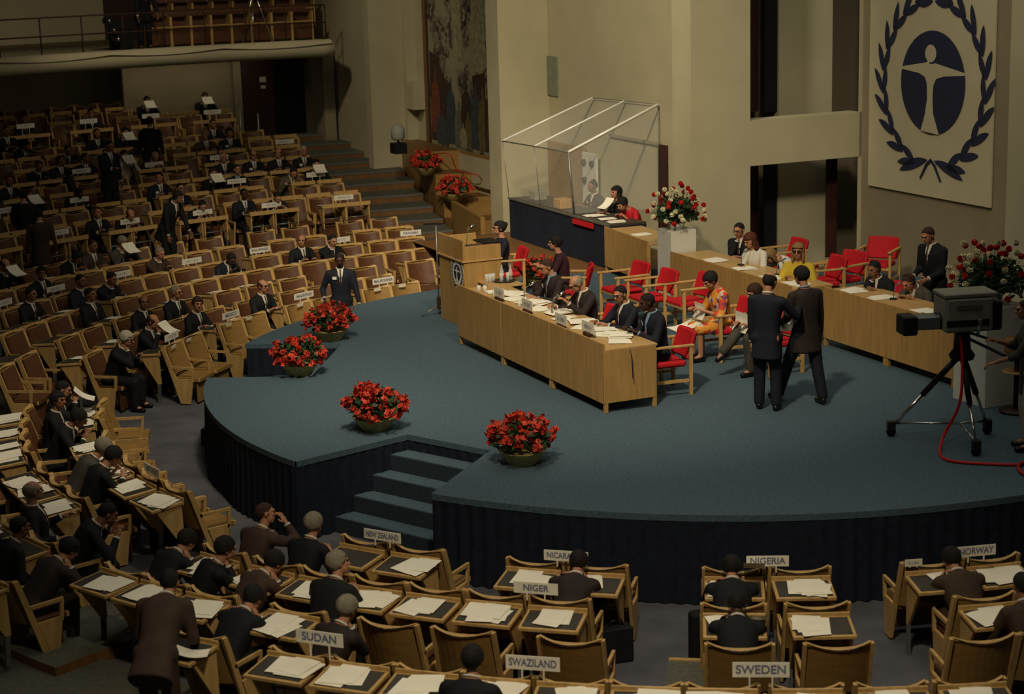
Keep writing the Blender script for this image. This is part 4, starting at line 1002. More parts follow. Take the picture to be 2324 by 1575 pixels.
# red cable over the terraces
pp = [onb(985, 352, 3.0), gz(1020, 352, 2.0), gz(1040, 390, 1.56), gz(1085, 400, 1.56), gz(1100, 425, 1.10)]
tag(MB().tube(smooth([Vector(p)+Vector((0, 0, .02)) for p in pp]), .012, 6).obj('terrace_cable', M['redcable']), 'thin red cable trailing over the wooden terraces below the mural', 'cable')
# ---- things on the balcony
for i in range(8):
    pass
def bal(a, r=23.2): p = pol(r, a, 4.37); return p
bs0 = thing('balcony_chair', 'brown upholstered balcony chair with wooden frame, leftmost of the front row', 'seat', group='balcony seats')
MB().box((0, 0, .25), (.5, .35, .4)).obj('seat', M['brown'], bs0, .01); MB().box((0, -.28, .62), (.5, .05, .5), rot=(.12, 0, 0)).obj('backrest', M['brown'], bs0, .01)
for s in (-1, 1): MB().box((s*.27, -.05, .36), (.035, .5, .72)).obj('side_frame', M['oak2'], bs0, .004)
MB().box((0, .14, .47), (.54, .04, .03)).obj('front_rail', M['oak2'], bs0, .004); MB().box((0, .12, .84), (.6, .16, .03)).obj('writing_shelf', M['oak_top'], bs0, .004)
ords = ['leftmost', 'second from left', 'third from left', 'fourth from left', 'fourth from right', 'third from right', 'second from right', 'rightmost']
for row in (0, 1):
    for i in range(8):
        a = ang_for(0, 358+46*i+row*6, 'L', 23.3+row*1.1, 5.1); P = pol(23.3+row*1.1, a, 4.37+row*.28); d = (CX-P.x, CY-P.y); lb = f'brown upholstered balcony chair with wooden frame, {ords[i]} of the {("front", "rear")[row]} row'
        if row == 0 and i == 0: bs0.location = P; bs0.rotation_euler = (0, 0, face(d))
        else: dup(bs0, P, face(d), lb)
tj = pol(22.75, ang_for(0, 578, 'L', 22.75, 5.1), 4.37)
t = thing('balcony_tripod', 'pale metal tripod standing on the balcony in front of the seats', 'tripod', tj)
for q in (20, 150, 265): MB().tube([(0, 0, 1.3), (.42*math.cos(math.radians(q)), .42*math.sin(math.radians(q)), .0)], .018, 6).obj('leg', M['chrome'], t)
MB().box((0, 0, 1.34), (.12, .12, .1)).obj('head', M['rubber'], t)
for i, (x, y) in enumerate(((245, 45), (258, 62), (268, 88))):
    a = 132-i*.35; P = pol(22.7+i*.05, ang_for(0, (245, 256, 266)[i], 'L', 22.7, 4.9), 4.37+.62-.22*i)
    t = thing('spotlight_lamp', ('small black spotlight, topmost', 'small black spotlight, middle one', 'small black spotlight, lowest')[i]+' of three on the balcony rack', 'lamp', P, face((CX-P.x, CY-P.y)), 'balcony spotlights')
    MB().tube([(0, -.12, .1), (0, .14, .1)], .09, 12).obj('housing', M['rubber'], t); MB().ell((0, .15, .1), (.04, .02, .04), 10, 6).obj('lens', M['chrome'], t); MB().box((0, 0, 0), (.05, .05, .1)).obj('bracket', M['rubber'], t)
P = pol(23.05, ang_for(0, 275, 'L', 23, 4.7), 4.37); o = MB().box((0, 0, .33), (.5, .25, .66)).obj('equipment_case', M['black'], None, .01); o.location = P; o.rotation_euler = (0, 0, face((CX-P.x, CY-P.y))); tag(o, 'black equipment case under the balcony spotlights', 'case')
# ---------------------------------------------------------------- audience
A_ = [
 (280, 755, 'chin', 'white-haired man with hand at his mouth in the front aisle seat of the far block', dict(jacket='blacks', hair='full', hc='white', glasses=1)),
 (350, 735, 'read', 'balding man in white tie reading a curled paper in the second row', dict(jacket='blacks', hair='bald', hc='brown')),
 (450, 695, 'lookright', 'dark-haired man in black suit resting his hand beside the MEXICO sign', dict(jacket='blacks', hair='full', hc='brown', hr_=(.34, .44, .84))),
 (401, 665, 'upright', 'man in striped tie holding a cup behind the man beside MEXICO', dict(jacket='blacks', hair='short', hc='grey', glasses=1)),
 (328, 690, 'lookright', 'balding man in black suit with red tie leaning right, left block', dict(jacket='blacks', hair='bald', hc='brown', skin='skin3')),
 (600, 662, 'upright', 'greying man in heavy glasses seated beside the MAURITIUS seats', dict(jacket='blacks', hair='bald', hc='brown', glasses=1)),
 (210, 682, 'lap', 'dark-haired man with clasped hands in front of the QATAR desk row', dict(jacket='blacks', hair='short', hc='black', skin='skin3')),
 (190, 632, 'upright', 'broad dark-haired man in navy suit above the man with clasped hands', dict(jacket='navy', hair='short', hc='black', skin='skin3', fat=1)),
 (247, 635, 'chin', 'man bending forward with hand raised behind the grey-blue sign at left', dict(jacket='blacks', hair='short', hc='black', skin='skin3')),
 (70, 663, 'upright', 'man in black suit with striped tie left of a slanted sign', dict(jacket='blacks', hair='short', hc='black', skin='skin3')),
 (94, 618, 'lookright', 'young dark-haired man looking right in the far left rows', dict(jacket='blacks', hair='full', hc='black', skin='skin3')),
 (183, 595, 'write', 'dark-haired man bowing his head beside the brown-suited man', dict(jacket='blacks', hair='full', hc='black', skin='skin3')),
 (10, 592, 'read', 'balding man holding up a white paper at the left edge of the hall', dict(jacket='blacks', hair='bald', hc='brown')),
 (205, 558, 'upright', 'man in brown suit with patterned tie, left block', dict(jacket='brown', hair='short', hc='brown', skin='skin3')),
 (277, 545, 'read', 'grey-haired man in glasses and grey suit reading, with a white badge', dict(jacket='grey', hair='full', hc='grey', glasses=1, badge=True)),
 (362, 568, 'chin', 'balding grey man resting his cheek on his hand', dict(jacket='brown', hair='short', hc='grey')),
 (524, 583, 'write', 'dark-skinned man in navy suit and red tie writing beside the PHILIPPINES desk', dict(jacket='navy', hair='short', hc='black', skin='skin2')),
 (698, 545, 'lookright', 'balding man turning right with a white paper, beside the chin-resting man', dict(jacket='blacks', hair='bald', hc='brown')),
 (742, 542, 'chin', 'dark-haired man with hand on his chin behind a white sign', dict(jacket='blacks', hair='short', hc='black')),
 (223, 488, 'lookright', 'man turning right beside the bald man in the middle rows', dict(jacket='blacks', hair='short', hc='brown')),
 (295, 480, 'write', 'bald man reading behind a white name sign in the middle rows', dict(jacket='blacks', hair='bald', hc='brown')),
 (410, 430, 'upright', 'dark-haired man in glasses and pale tie, middle rows', dict(jacket='blacks', hair='short', hc='black', glasses=1)),
 (458, 458, 'write', 'dark-haired man bent behind a white sign and papers, middle rows', dict(jacket='blacks', hair='short', hc='black')),
 (555, 450, 'upright', 'very dark-skinned man with pale tie at the middle aisle', dict(jacket='blacks', hair='short', hc='black', skin='skin2')),
 (630, 450, 'write', 'man hidden behind a pale sign, only his dark hair showing', dict(jacket='blacks', hair='short', hc='black')),
 (492, 388, 'read', 'man in glasses holding an open newspaper in front of him', dict(jacket='blacks', hair='short', hc='brown', glasses=1)),
 (508, 362, 'upright', 'man with bald pink head behind the newspaper reader', dict(jacket='blacks', hair='bald', hc='white')),
 (530, 385, 'upright', 'man with pale blue shirt front beside the newspaper reader', dict(jacket='blacks', hair='short', hc='black', shirt='blueshirt')),
 (580, 357, 'upright', 'balding man in dark suit holding papers, right of the blue shirt', dict(jacket='blacks', hair='bald', hc='brown', glasses=1, badge=True)),
 (628, 353, 'lookright', 'balding man in white shirt front leaning towards his neighbour', dict(jacket='blacks', hair='bald', hc='brown')),
 (665, 382, 'lean', 'man in olive jacket leaning towards the papers by the stairs', dict(jacket='olive', hair='short', hc='black')),
 (690, 352, 'upright', 'white-haired man with round badge nearest the landing', dict(jacket='blacks', hair='short', hc='white', badge=True)),
 (718, 374, 'read', 'dark-haired man behind the pale sign beside the stairs', dict(jacket='blacks', hair='short', hc='black')),
 (283, 358, 'read', 'person in bright white blouse in the upper rows', dict(jacket='white', trousers='grey', hair='short', hc='brown', shirt=None, cuffs=False)),
 (310, 332, 'write', 'woman with brown hair and white papers in the upper rows', dict(jacket='olive', trousers='grey', hair='full', hc='brown', shirt=None, cuffs=False, female=True)),
 (352, 352, 'write', 'bald man with sunburnt face behind a pale sign, upper rows', dict(jacket='brown', hair='bald', hc='grey')),
 (285, 308, 'read', 'man reading a pale booklet in the dim upper rows', dict(jacket='blacks', hair='short', hc='black')),
 (220, 306, 'upright', 'man with bright white shirt front in the dim upper rows', dict(jacket='blacks', hair='short', hc='black')),
 (155, 342, 'chin', 'man with hands to his face and white paper, dim left rows', dict(jacket='blacks', hair='short', hc='brown', skin='skin3')),
 (127, 368, 'lookleft', 'man in black suit leaning left in the dim left rows', dict(jacket='blacks', hair='short', hc='brown', skin='skin3')),
 (100, 382, 'chin', 'man holding his head in shadow, dim left rows', dict(jacket='blacks', hair='short', hc='black', skin='skin3')),
 (195, 368, 'lookleft', 'red-faced man behind a grey sign, dim left rows', dict(jacket='blacks', hair='short', hc='brown', skin='skin3')),
 (20, 408, 'upright', 'man with white badge at the left edge, dim rows', dict(jacket='blacks', hair='short', hc='brown', skin='skin3')),
 (178, 430, 'write', 'dark-skinned man in front of a bright sign, left middle rows', dict(jacket='blacks', hair='short', hc='black', skin='skin2')),
 (65, 435, 'read', 'man holding up a white sheet left of the standing men', dict(jacket='blacks', hair='short', hc='brown', skin='skin3')),
 (360, 388, 'lookright', 'dark-haired man looking down beside a white badge, upper middle', dict(jacket='navy', hair='short', hc='black', badge=True)),
 (484, 292, 'upright', 'red-faced man in the upper rows beside the man with a badge', dict(jacket='blacks', hair='short', hc='brown')),
 (478, 318, 'lookright', 'fair-haired person in a light jacket in the upper rows', dict(jacket='brown', hair='full', hc='blond')),
 (510, 300, 'upright', 'man in black suit with white badge, upper rows', dict(jacket='blacks', hair='full', hc='black', badge=True)),
 (500, 342, 'write', 'red-faced man bent behind a white sign, upper rows', dict(jacket='blacks', hair='short', hc='brown')),
 (465, 215, 'read', 'seated man holding up a pale newspaper in the darkest top rows', dict(jacket='blacks', hair='short', hc='brown', skin='skin3')),
 (333, 222, 'read', 'seated person with a pale sheet in the dark top rows', dict(jacket='blacks', hair='short', hc='black', skin='skin3')),
 (206, 252, 'upright', 'red-faced man in deep shadow behind a sign, top rows', dict(jacket='blacks', hair='short', hc='brown')),
 (55, 262, 'upright', 'man in deep shadow behind a dim sign at far left', dict(jacket='blacks', hair='short', hc='brown', skin='skin3')),
 (60, 322, 'write', 'dark-haired man bowed over a desk in the shadowed left rows', dict(jacket='blacks', hair='short', hc='black', skin='skin3')),
 (307, 200, 'upright', 'man seen as a dark silhouette against the rear wall, left one', dict(jacket='blacks', trousers='blacks', hair='short', hc='black', skin='skin2', shirt=None, cuffs=False)),
 (450, 188, 'upright', 'man seen as a dark silhouette against the rear wall, right one', dict(jacket='blacks', trousers='blacks', hair='short', hc='black', skin='skin2', shirt=None, cuffs=False)),
 (14, 290, 'upright', 'man with pale shirt in deep shadow at the left edge', dict(jacket='blacks', hair='short', hc='black', skin='skin3')),
]
PLAN = []
def near(k, x, y, pose, lb, yaw=0, dr=0, **kw):
    if y > 1150 and 'lean' not in kw: kw['lean'] = {'write': 44, 'upright': 26, 'read': 26, 'chin': 34, 'lookright': 28}.get(pose, 34)
    e_, k, a = plan(x, y, pose, yaw, kw, k, dr); PLAN.append((k, a, pose, lb, yaw, dr, kw))
for (x, y, pose, lb, kw) in A_:
    e_, k, a = plan(x, y, pose, 0, kw); PLAN.append((k, a, pose, lb if lb.startswith('person') else lb, 0, 0, kw))
# lower left block
near(1, 128, 878, 'read', 'man at the top of the lower left block leaning back with raised paper', jacket='blacks', hair='short', hc='black')
near(1, 133, 915, 'lookright', 'black-haired man in profile in the second row of the lower left block', jacket='blacks', hair='full', hc='black', skin='skin3')
near(1, 168, 945, 'write', 'dark-haired man writing beside the black-haired man in profile', jacket='blacks', hair='full', hc='black', skin='skin3', yaw=-10)
near(1, 250, 1012, 'lean', 'man with thick grey hair and grey jacket leaning over white papers', jacket='grey', hair='full', hc='grey')
near(1, 228, 1062, 'write', 'man in brown-black suit reading a document in the last lower left seat', jacket='blacks', hair='full', hc='black')
near(2, 82, 1102, 'armback', 'bald man leaning back with his hand on the chair, lower left', jacket='blacks', hair='bald', hc='grey', skin='skin')
near(3, 15, 1120, 'chin', 'dark-suited man with hand to face at the left edge, lower left', jacket='blacks', hair='short', hc='black', skin='skin3')
near(3, 8, 1222, 'lap', 'man cut by the left edge with a white cuff showing', jacket='blacks', hair='short', hc='black', skin='skin3')
# near block
near(1, 575, 1285, 'lookright', 'man in brown jacket raising his hand beside the first near chairs', jacket='brown', hair='short', hc='brown', hr_=(.2, .4, 1.0))
near(1, 707, 1218, 'upright', 'grey-haired man in black suit seen from behind, near the front steps', jacket='blacks', hair='full', hc='grey')
near(2, 482, 1325, 'chin', 'dark-haired man in black suit turned right, holding his ear', jacket='blacks', hair='full', hc='black', yaw=-25)
near(2, 602, 1375, 'write', 'dark-haired man in brown suit behind the blank-backed chairs', jacket='brown', hair='full', hc='black', yaw=-10)
near(2, 768, 1278, 'lookright', 'large man with grey hair in black suit turned towards NEW ZEALAND', jacket='blacks', hair='full', hc='grey', fat=1, dr=-.1)
near(1, 1312, 1300, 'write', 'dark-haired man seen from behind in front of the NICARAGUA sign', jacket='darkbrown', hair='full', hc='black')
near(1, 1660, 1312, 'write', 'dark-haired man seen from behind beside the NIGERIA sign', jacket='blacks', hair='full', hc='black')
near(2, 1672, 1400, 'write', 'dark-skinned man with white collar seen from behind, below NIGERIA', jacket='blacks', hair='short', hc='black', skin='skin2')
near(1, 2160, 1278, 'write', 'black-haired man in brown suit in front of the NORWAY sign', jacket='brown', hair='full', hc='black')
near(3, 555, 1462, 'write', 'person with black hair seen from behind at the bottom left', jacket='blacks', hair='full', hc='black')
near(3, 775, 1480, 'chin', 'grey-haired man beside the SUDAN sign at the bottom', jacket='darkbrown', hair='full', hc='grey', yaw=-15)
near(3, 75, 1468, 'write', 'black-haired man seen from behind in the bottom left corner', jacket='darkbrown', hair='full', hc='black')
near(4, 1070, 1536, 'upright', 'black-haired head seen at the bottom edge left of SWAZILAND', jacket='blacks', hair='full', hc='black')
near(2, 158, 1372, 'lean', 'dark-skinned man reaching across a desk at the lower left', jacket='blacks', hair='short', hc='black', skin='skin3', yaw=-20)
near(2, 400, 1345, 'write', 'black-haired man behind the bending man in brown', jacket='blacks', hair='full', hc='black')
near(2, 2325, 1385, 'upright', 'man in shade at the right edge of the near rows', jacket='brown', hair='short', hc='black', skin='skin3')

# neighbours in one row keep at least a seat's width
for _ in range(6):
    for i in range(len(PLAN)):
        for j in range(i+1, len(PLAN)):
            if PLAN[i][0] == PLAN[j][0]:
                r = RR(PLAN[i][0]); d = (PLAN[j][1]-PLAN[i][1])*math.pi/180*r
                if abs(d) < .60:
                    m_ = math.degrees((.605-abs(d))/2/r)*(1 if d > 0 else -1)
                    PLAN[i] = (PLAN[i][0], PLAN[i][1]-m_)+PLAN[i][2:]; PLAN[j] = (PLAN[j][0], PLAN[j][1]+m_)+PLAN[j][2:]
def PLACE_AUDIENCE():
    for (k, a, pose, lb, yaw, dr, kw) in PLAN:
        P_ = pol(RR(k)-.28+dr, a, RZ[k]); rz_ = math.radians(a+yaw)+math.pi/2; person(lb, P_, rz_, pose, **kw)
        if pose == 'read':
            key, pk = posekey(pose, kw); ps = build_pose(key, **pk); h_ = (ps['arms'][0][3]+ps['arms'][1][3])/2+Vector((0, .115, .07)); d_ = Matrix.Rotation(rz_, 3, 'Z')@Vector((0, 1, 0))
            held_paper('paper held by the '+' '.join(lb.split()[:11]), P_+Matrix.Rotation(rz_, 3, 'Z')@h_, (d_.x, d_.y), 32, .26, .3)
# ================================================================ DELEGATE SEATS AND DESKS
def make_seat(front_mat, label):
    """local +Y faces the stage; origin on the floor under the seat; back top at y=-.30, z=.88"""
    t = thing('delegate_chair', label, 'chair')
    w = .275; n = 8
    def back(z0, z1, y0, y1, th, nm, m, inset=0, dip=.042):
        mb = MB(); vs = []
        for i in range(n+1):
            u_ = -1+2*i/n; x = u_*(w-inset); b = .08*(1-u_*u_); d = dip*(1-u_*u_)
            vs += [(x, y0-b, z0), (x, y1-b, z1-d), (x, y1-b-th, z1-d), (x, y0-b-th, z0)]
        fs = [(4*i+j, 4*i+4+j, 4*i+4+(j+1) % 4, 4*i+(j+1) % 4) for i in range(n) for j in range(4)]+[(0, 1, 2, 3), (4*n+3, 4*n+2, 4*n+1, 4*n)]
        mb.add(vs, fs, 0, False); return mb.obj(nm, m, t)
    back(.40, .865, -.14, -.265, .022, 'backrest', M['ply'], .008)
    back(.44, .845, -.122, -.24, .016, 'back_cushion', front_mat, .028)
    back(.855, .89, -.255, -.27, .04, 'top_rail', M['oak2'], 0)
    MB().box((0, .06, .385), (.5, .42, .07)).obj('seat', front_mat, t, .01)
    MB().box((0, .255, .39), (.54, .025, .05)).obj('seat_edge', M['oak2'], t, .004)
    MB().box((0, .2, .19), (.44, .02, .31)).obj('seat_base', front_mat, t)
    for s in (-1, 1):
        x = s*.285; mb = MB(); th = .03
        def q(y0, z0, y1, z1, y2, z2, y3, z3): mb.add([(x-th/2, y0, z0), (x-th/2, y1, z1), (x-th/2, y2, z2), (x-th/2, y3, z3), (x+th/2, y0, z0), (x+th/2, y1, z1), (x+th/2, y2, z2), (x+th/2, y3, z3)], [(0, 1, 2, 3), (7, 6, 5, 4), (0, 4, 5, 1), (1, 5, 6, 2), (2, 6, 7, 3), (3, 7, 4, 0)])
        q(-.33, .88, -.27, .88, .03, .02, -.05, .02)      # slanted rear edge
        q(-.19, .555, .20, .555, .20, .59, -.195, .59)  # arm
        q(.165, .555, .20, .555, .18, .36, .145, .36)       # front post
        q(-.115, .40, .18, .40, .165, .36, -.10, .36)
        q(-.10, .36, .165, .36, .11, .02, .02, .02)       # lower plate
        mb.obj('side_panel', M['oak2'], t)
    return t
def make_desk(label):
    t = thing('delegate_desk', label, 'desk')
    mb = MB(); mb.box((0, 0, 0), (.56, .40, .035)); mb.obj('desk_top', M['oak2'], t, .005); t.children[0].location = (0, 0, .745); t.children[0].rotation_euler = (.09, 0, 0)
    o = MB().box((0, 0, 0), (.50, .335, .006)).obj('desk_inset', M['leather'], t); o.location = (0, -.005, .7635); o.rotation_euler = (.09, 0, 0)
    MB().box((0, .195, .775), (.56, .02, .085)).obj('front_lip', M['oak2'], t, .004)
    for s in (-1, 1):
        x = s*.25; th = .025; pts = [(-.14, .72), (.18, .745), (.19, .3), (.13, .3)]
        MB().add([(x-th/2, y, z) for y, z in pts]+[(x+th/2, y, z) for y, z in pts], [(0, 1, 2, 3), (7, 6, 5, 4), (0, 4, 5, 1), (1, 5, 6, 2), (2, 6, 7, 3), (3, 7, 4, 0)]).obj('side_support', M['oak2'], t)
        MB().add([(x-.012, y, z) for y, z in ((.13, .45), (.19, .45), (.16, .0), (.11, .0))]+[(x+.012, y, z) for y, z in ((.13, .45), (.19, .45), (.16, .0), (.11, .0))], [(0, 1, 2, 3), (7, 6, 5, 4), (0, 4, 5, 1), (1, 5, 6, 2), (2, 6, 7, 3), (3, 7, 4, 0)]).obj('leg', M['steel'], t)
    MB().tube([(-.25, .17, .5), (.25, .17, .5)], .011, 6).obj('cross_rail', M['steel'], t)
    return t
def ang_px(k, x, y): p = gz(x, y, RZ[k]+.88); return math.degrees(math.atan2(p.y-CY, p.x-CX)) % 360
SEATS = []   # (k, angle, block)
def addL(k, xs):
    for x in xs: SEATS.append((k, ang_for(k, x, 'L'), 'left'))
def run(k, x0, n, block='left', side='L', step=None):
    a = ang_for(k, x0, side); st = math.degrees((step or .6)/RR(k))*(1 if side == 'L' else -1)
    for i in range(n): SEATS.append((k, a+st*i, block))
addL(0, (853, 916, 678, 733, 523, 572, 392, 432))
addL(1, (855, 661, 478, 790, 722, 600, 345, 270))
addL(2, (950, 820, 585, 512, 205, 152, 425, 660, 355, 60, 10))
run(3, 968, 17)
addL(3, (5,))
addL(4, (930, 871, 770, 715, 635, 583, 525, 470, 418, 350, 290, 235, 180, 125, 65, 10))
addL(5, (905, 831, 708, 638, 522, 448, 372, 263, 205, 140, 80, 20))
addL(6, (869, 792, 668, 590, 472, 384, 300, 225, 150, 80, 10))
addL(8, (787, 725, 640, 580, 520, 450, 388, 318, 262, 190, 130, 60, 10))
addL(9, (750, 691, 575, 516, 440, 380, 310, 250, 170, 110, 40))
addL(10, (725, 665, 560, 500, 408, 350, 275, 215, 140, 85, 20))
addL(11, (690, 630, 540, 480, 405, 345, 260, 200, 120, 60, 5))
addL(12, (655, 600, 510, 450, 375, 320, 235, 180, 100, 40))
addL(13, (650, 590, 480, 410, 345, 290, 210, 150, 70, 10))
addL(14, (570, 510, 430, 375, 300, 240, 160, 100, 30))
addL(16, (500, 430, 375, 290, 235, 150, 95, 20))
addL(17, (470, 410, 340, 265, 205, 140, 80, 10))
addL(18, (395, 340, 260, 205, 160, 110, 50, 0))
NEAR = {0: (830, 950, 1215, 1357, 1665, 1815, 2112, 2245), 1: (540, 688, 845, 990, 1135, 1315, 1670, 1855, 2190, 2350), 2: (430, 540, 705, 880, 1050, 1295, 1670, 1903, 2280), 3: (530, 700, 805, 925, 1055, 1150, 1255, 1452, 1640, 1830, 2022, 2200)}
for k, xs in NEAR.items():
    for x in xs: SEATS.append((k, ang_for(k, x, 'N'), 'near'))
for k, ps in {0: [188, 192.2, 200, 204.2, 208.6, 213.2, 217.6], 1: [188, 191.8, 199.5, 203.3, 208.8, 212.6], 2: [189, 192.5, 199, 202.5, 209, 212.5], 3: [189, 192.2, 199, 202.2, 209, 212.2]}.items():
    for a in ps: SEATS.append((k, a, 'lower'))
# seats under planned people come first, the rest keep clear of them
def blk(k, a): return 'left' if a < 184 else ('lower' if a < 222 else 'near')
forced = [(k, a, blk(k, a)) for (k, a, *_r) in PLAN]; kept = []
for s_ in forced:
    if not any(q_[0] == s_[0] and abs(q_[1]-s_[1])*math.pi/180*RR(s_[0]) < .5 for q_ in kept): kept.append(s_)
def gap(s_): 
    d = [(abs(q_[1]-s_[1])*math.pi/180*RR(s_[0]), q_) for q_ in kept if q_[0] == s_[0]]; return min(d, key=lambda t: t[0]) if d else (99, None)
for s_ in sorted(SEATS, key=lambda s: (s[2], s[0], s[1])):
    d, q_ = gap(s_)
    if d < .60 and d > .26:
        sg = 1 if s_[1] > q_[1] else -1; s_ = (s_[0], q_[1]+sg*math.degrees(.605/RR(s_[0])), s_[2]); d, q_ = gap(s_)
    if d >= .598: kept.append(s_)
SEATS = sorted(kept, key=lambda s: (s[2], s[0], s[1]))
seat_tan = make_seat(M['ply'], 'tan seat'); seat_brown = make_seat(M['brown'], 'brown seat'); desk0 = make_desk('desk')
used = {}
ORD = ['first', 'second', 'third', 'fourth', 'fifth', 'sixth', 'seventh', 'eighth', 'ninth', 'tenth', 'eleventh', 'twelfth', 'thirteenth', 'fourteenth', 'fifteenth', 'sixteenth', 'seventeenth', 'eighteenth', 'nineteenth', 'twentieth']
BLK = {'left': ('from the right', 'of the big far block'), 'near': ('from the left', 'below the stage front'), 'lower': ('from the top', 'in the lower left block')}
def first(root, P, rz, label, group):
    if root.name not in used: used[root.name] = 1; root.location = P; root.rotation_euler = (0, 0, rz); root['label'] = label; root['group'] = group; return root
    return dup(root, P, rz, label, group)
cnt = {}
DESKS = []
for (k, a, b) in SEATS:
    cnt[(b, k)] = cnt.get((b, k), 0)+1; i = cnt[(b, k)]
    P = pol(RR(k)-.30, a, RZ[k]); rz = math.radians(a)+math.pi/2
    fr, wh = BLK[b]
    col = 'tan' if k == 0 else 'brown'
    lb = f'{col}-panelled chair, {ORD[i-1]} {fr}, row {k+1 if k < 7 else k} {wh}'
    first(seat_tan if k == 0 else seat_brown, P, rz, lb, 'delegate chairs')
    if k < 18 and k != 6 and k != 14 and not (b == 'near' and k == 2 and a > 247): DESKS.append((k+1, a, b, i))
    if b == 'near' and k == 2: pass
def desk_only(k, xs):
    for j, x in enumerate(xs): DESKS.append((k+1, ang_for(k, x, 'L', RR(k)+.2, RZ[k+1]+.75), 'row', j+1))
desk_only(7, (808, 755, 646, 590, 484, 428, 322, 267, 165, 125, 15)); desk_only(15, (508, 460, 372, 318, 228, 180, 84, 42))
def desk_z(k): return RZ[k]
for (k, a, b, i) in DESKS:
    P = pol(RR(k-1)+.27, a, RZ[k]); rz = math.radians(a)+math.pi/2
    if b == 'row': lb = f'desk on grey legs, {ORD[i-1]} from the right along the {"lower" if k == 8 else "upper"} cross aisle'
    else:
        fr, wh = BLK[b]; lb = f'desk behind {ORD[i-1]} chair {fr}, row {k if k < 8 else k-1} {wh}'
    first(desk0, P, rz, lb, 'delegate desks')
# grey rails behind the third near row
for a0, a1 in ((247.5, 250.5), (251.5, 255), (265.5, 269), (270, 274)):
    tag(MB().tube([pol(RR(2)+.1, a0, .44), pol(RR(2)+.1, a1, .44)], .016, 6).obj('metal_rail', M['steel']), 'thin grey rail behind the chair backs of the third near row', 'rail', 'rails behind the near chairs')
# ---------------------------------------------------------------- podium people
def sit_on(t, label): q = Matrix.Rotation(t.rotation_euler.z, 3, 'Z')@Vector((0, 1, 0)); return armchair(t.location-q*.06, (q.x, q.y), label)
def dirv(x, y): return (x, y)
NL = NIN
q1 = person('seated man with side-parted hair and glasses at the far end of the head table', None, face(NL), 'write', 'darkbrown', hair='short', hc='brown', shirt='blueshirt', glasses=1, shoes=True, lean=8, hp=14, badge=True, pel=.54, head=(1240, 606), z0=HS)
sit_on(q1, 'red armchair under the man with side-parted hair at the head table')
q2 = person('seated bald man in dark suit and glasses at the head table, beside the flowers', None, face(NL), 'write', 'darkbrown', hair='bald', hc='grey', glasses=1, shoes=True, lean=9, hp=30, hl=(-.22, .44, .98), hr_=(.14, .46, .86), pel=.54, head=(1307, 644), z0=HS)
sit_on(q2, 'red armchair under the bald man at the head table')
q3 = person('seated man in dark glasses and pale tie, third at the head table', None, face((-.95, -.5)), 'write', 'navy', hair='short', hc='black', glasses=1, shoes=True, lean=5, hp=14, hy=20, pel=.54, hl=(-.15, .42, .86), hr_=(.10, .44, .86), head=(1407, 668), z0=HS)
sit_on(q3, 'red armchair under the man in dark glasses at the head table')
q4 = person('seated dark-skinned man in blue shirt nearest the camera at the head table', None, face((-.93, -.3)), 'write', 'navy', hair='short', hc='black', skin='skin2', shirt='blueshirt', tie=False, shoes=True, lean=8, hp=10, pel=.54, hl=(-.16, .36, .86), hr_=(.12, .36, .86), badge=True, head=(1468, 686), z0=HS)
sit_on(q4, 'red armchair under the dark-skinned man nearest the camera at the head table')
q5 = person('woman in orange patterned dress with short black hair, seated reading on the podium', None, face((-1, -.35)), 'read', 'print', 'print', hair='full', hc='black', shirt=None, cuffs=False, shoes=True, female=True, skirt_=True, sleeves=.8, lean=10, hp=30, hl=(-.12, .36, .72), hr_=(.12, .38, .72), head=(1612, 636), z0=HS)
sit_on(q5, 'red armchair under the woman in the orange patterned dress')
held_paper('pale folded newspaper drooping from the knees of the woman in the orange dress', q5.location+Vector((-.55, -.1, .5)), (-1, -.4), 12, .34, .42)
held_paper('white sheet on the lap of the woman in the orange dress', q5.location+Vector((-.36, -.12, .70)), (-1, -.4), 80, .3, .22)
q6 = person('seated man with legs crossed, writing, hidden behind the standing man in the long jacket', None, face(NL), 'write', 'black' if 'black' in JK else 'blacks', 'grey', hair='full', hc='brown', shoes=True, lean=16, hp=16, hl=(-.14, .40, .70), hr_=(.12, .42, .70), legs=(((-.12, .42, .52), (-.12, .38, .09), (-.14, .52, .035)), ((.08, .44, .60), (.02, .72, .36), (.04, .80, .24))), head=(1712, 664), z0=HS)
sit_on(q6, 'red armchair under the man with crossed legs behind the standing man')
held_paper('white notes on the knee of the man behind the standing man', q6.location+Vector((-.42, -.14, .72)), NL, 78, .34, .26)
m1 = gz(1740, 930); m2 = gz(1828, 914)
dm = (m2-m1); 
person('tall standing man in long dark suit seen from behind on the podium', m1, face((.28, 1)), 'standtalk', 'navy', hair='bald', hc='black', shoes=True, twist=-12, hl=(-.2, .08, .78), hr_=(.36, .34, 1.28), hy=-14, lean=3, legs=((-.10, .05, 0), (.12, -.02, 0)))
person('second standing man in dark suit, walking, with a hand on his back', m2, face((-.45, .9)), 'stand', 'darkbrown', 'navy', hair='full', hc='black', shirt='blueshirt', shoes=True, lean=4, hp=10, hy=10, legs=((-.20, .30, 0), (.12, -.20, 0)), hl=(-.18, .30, 1.0))
held_paper('white paper held low between the two standing men', m2+Vector((-.2, .1, .98)), (0, -1), 50, .22, .16)
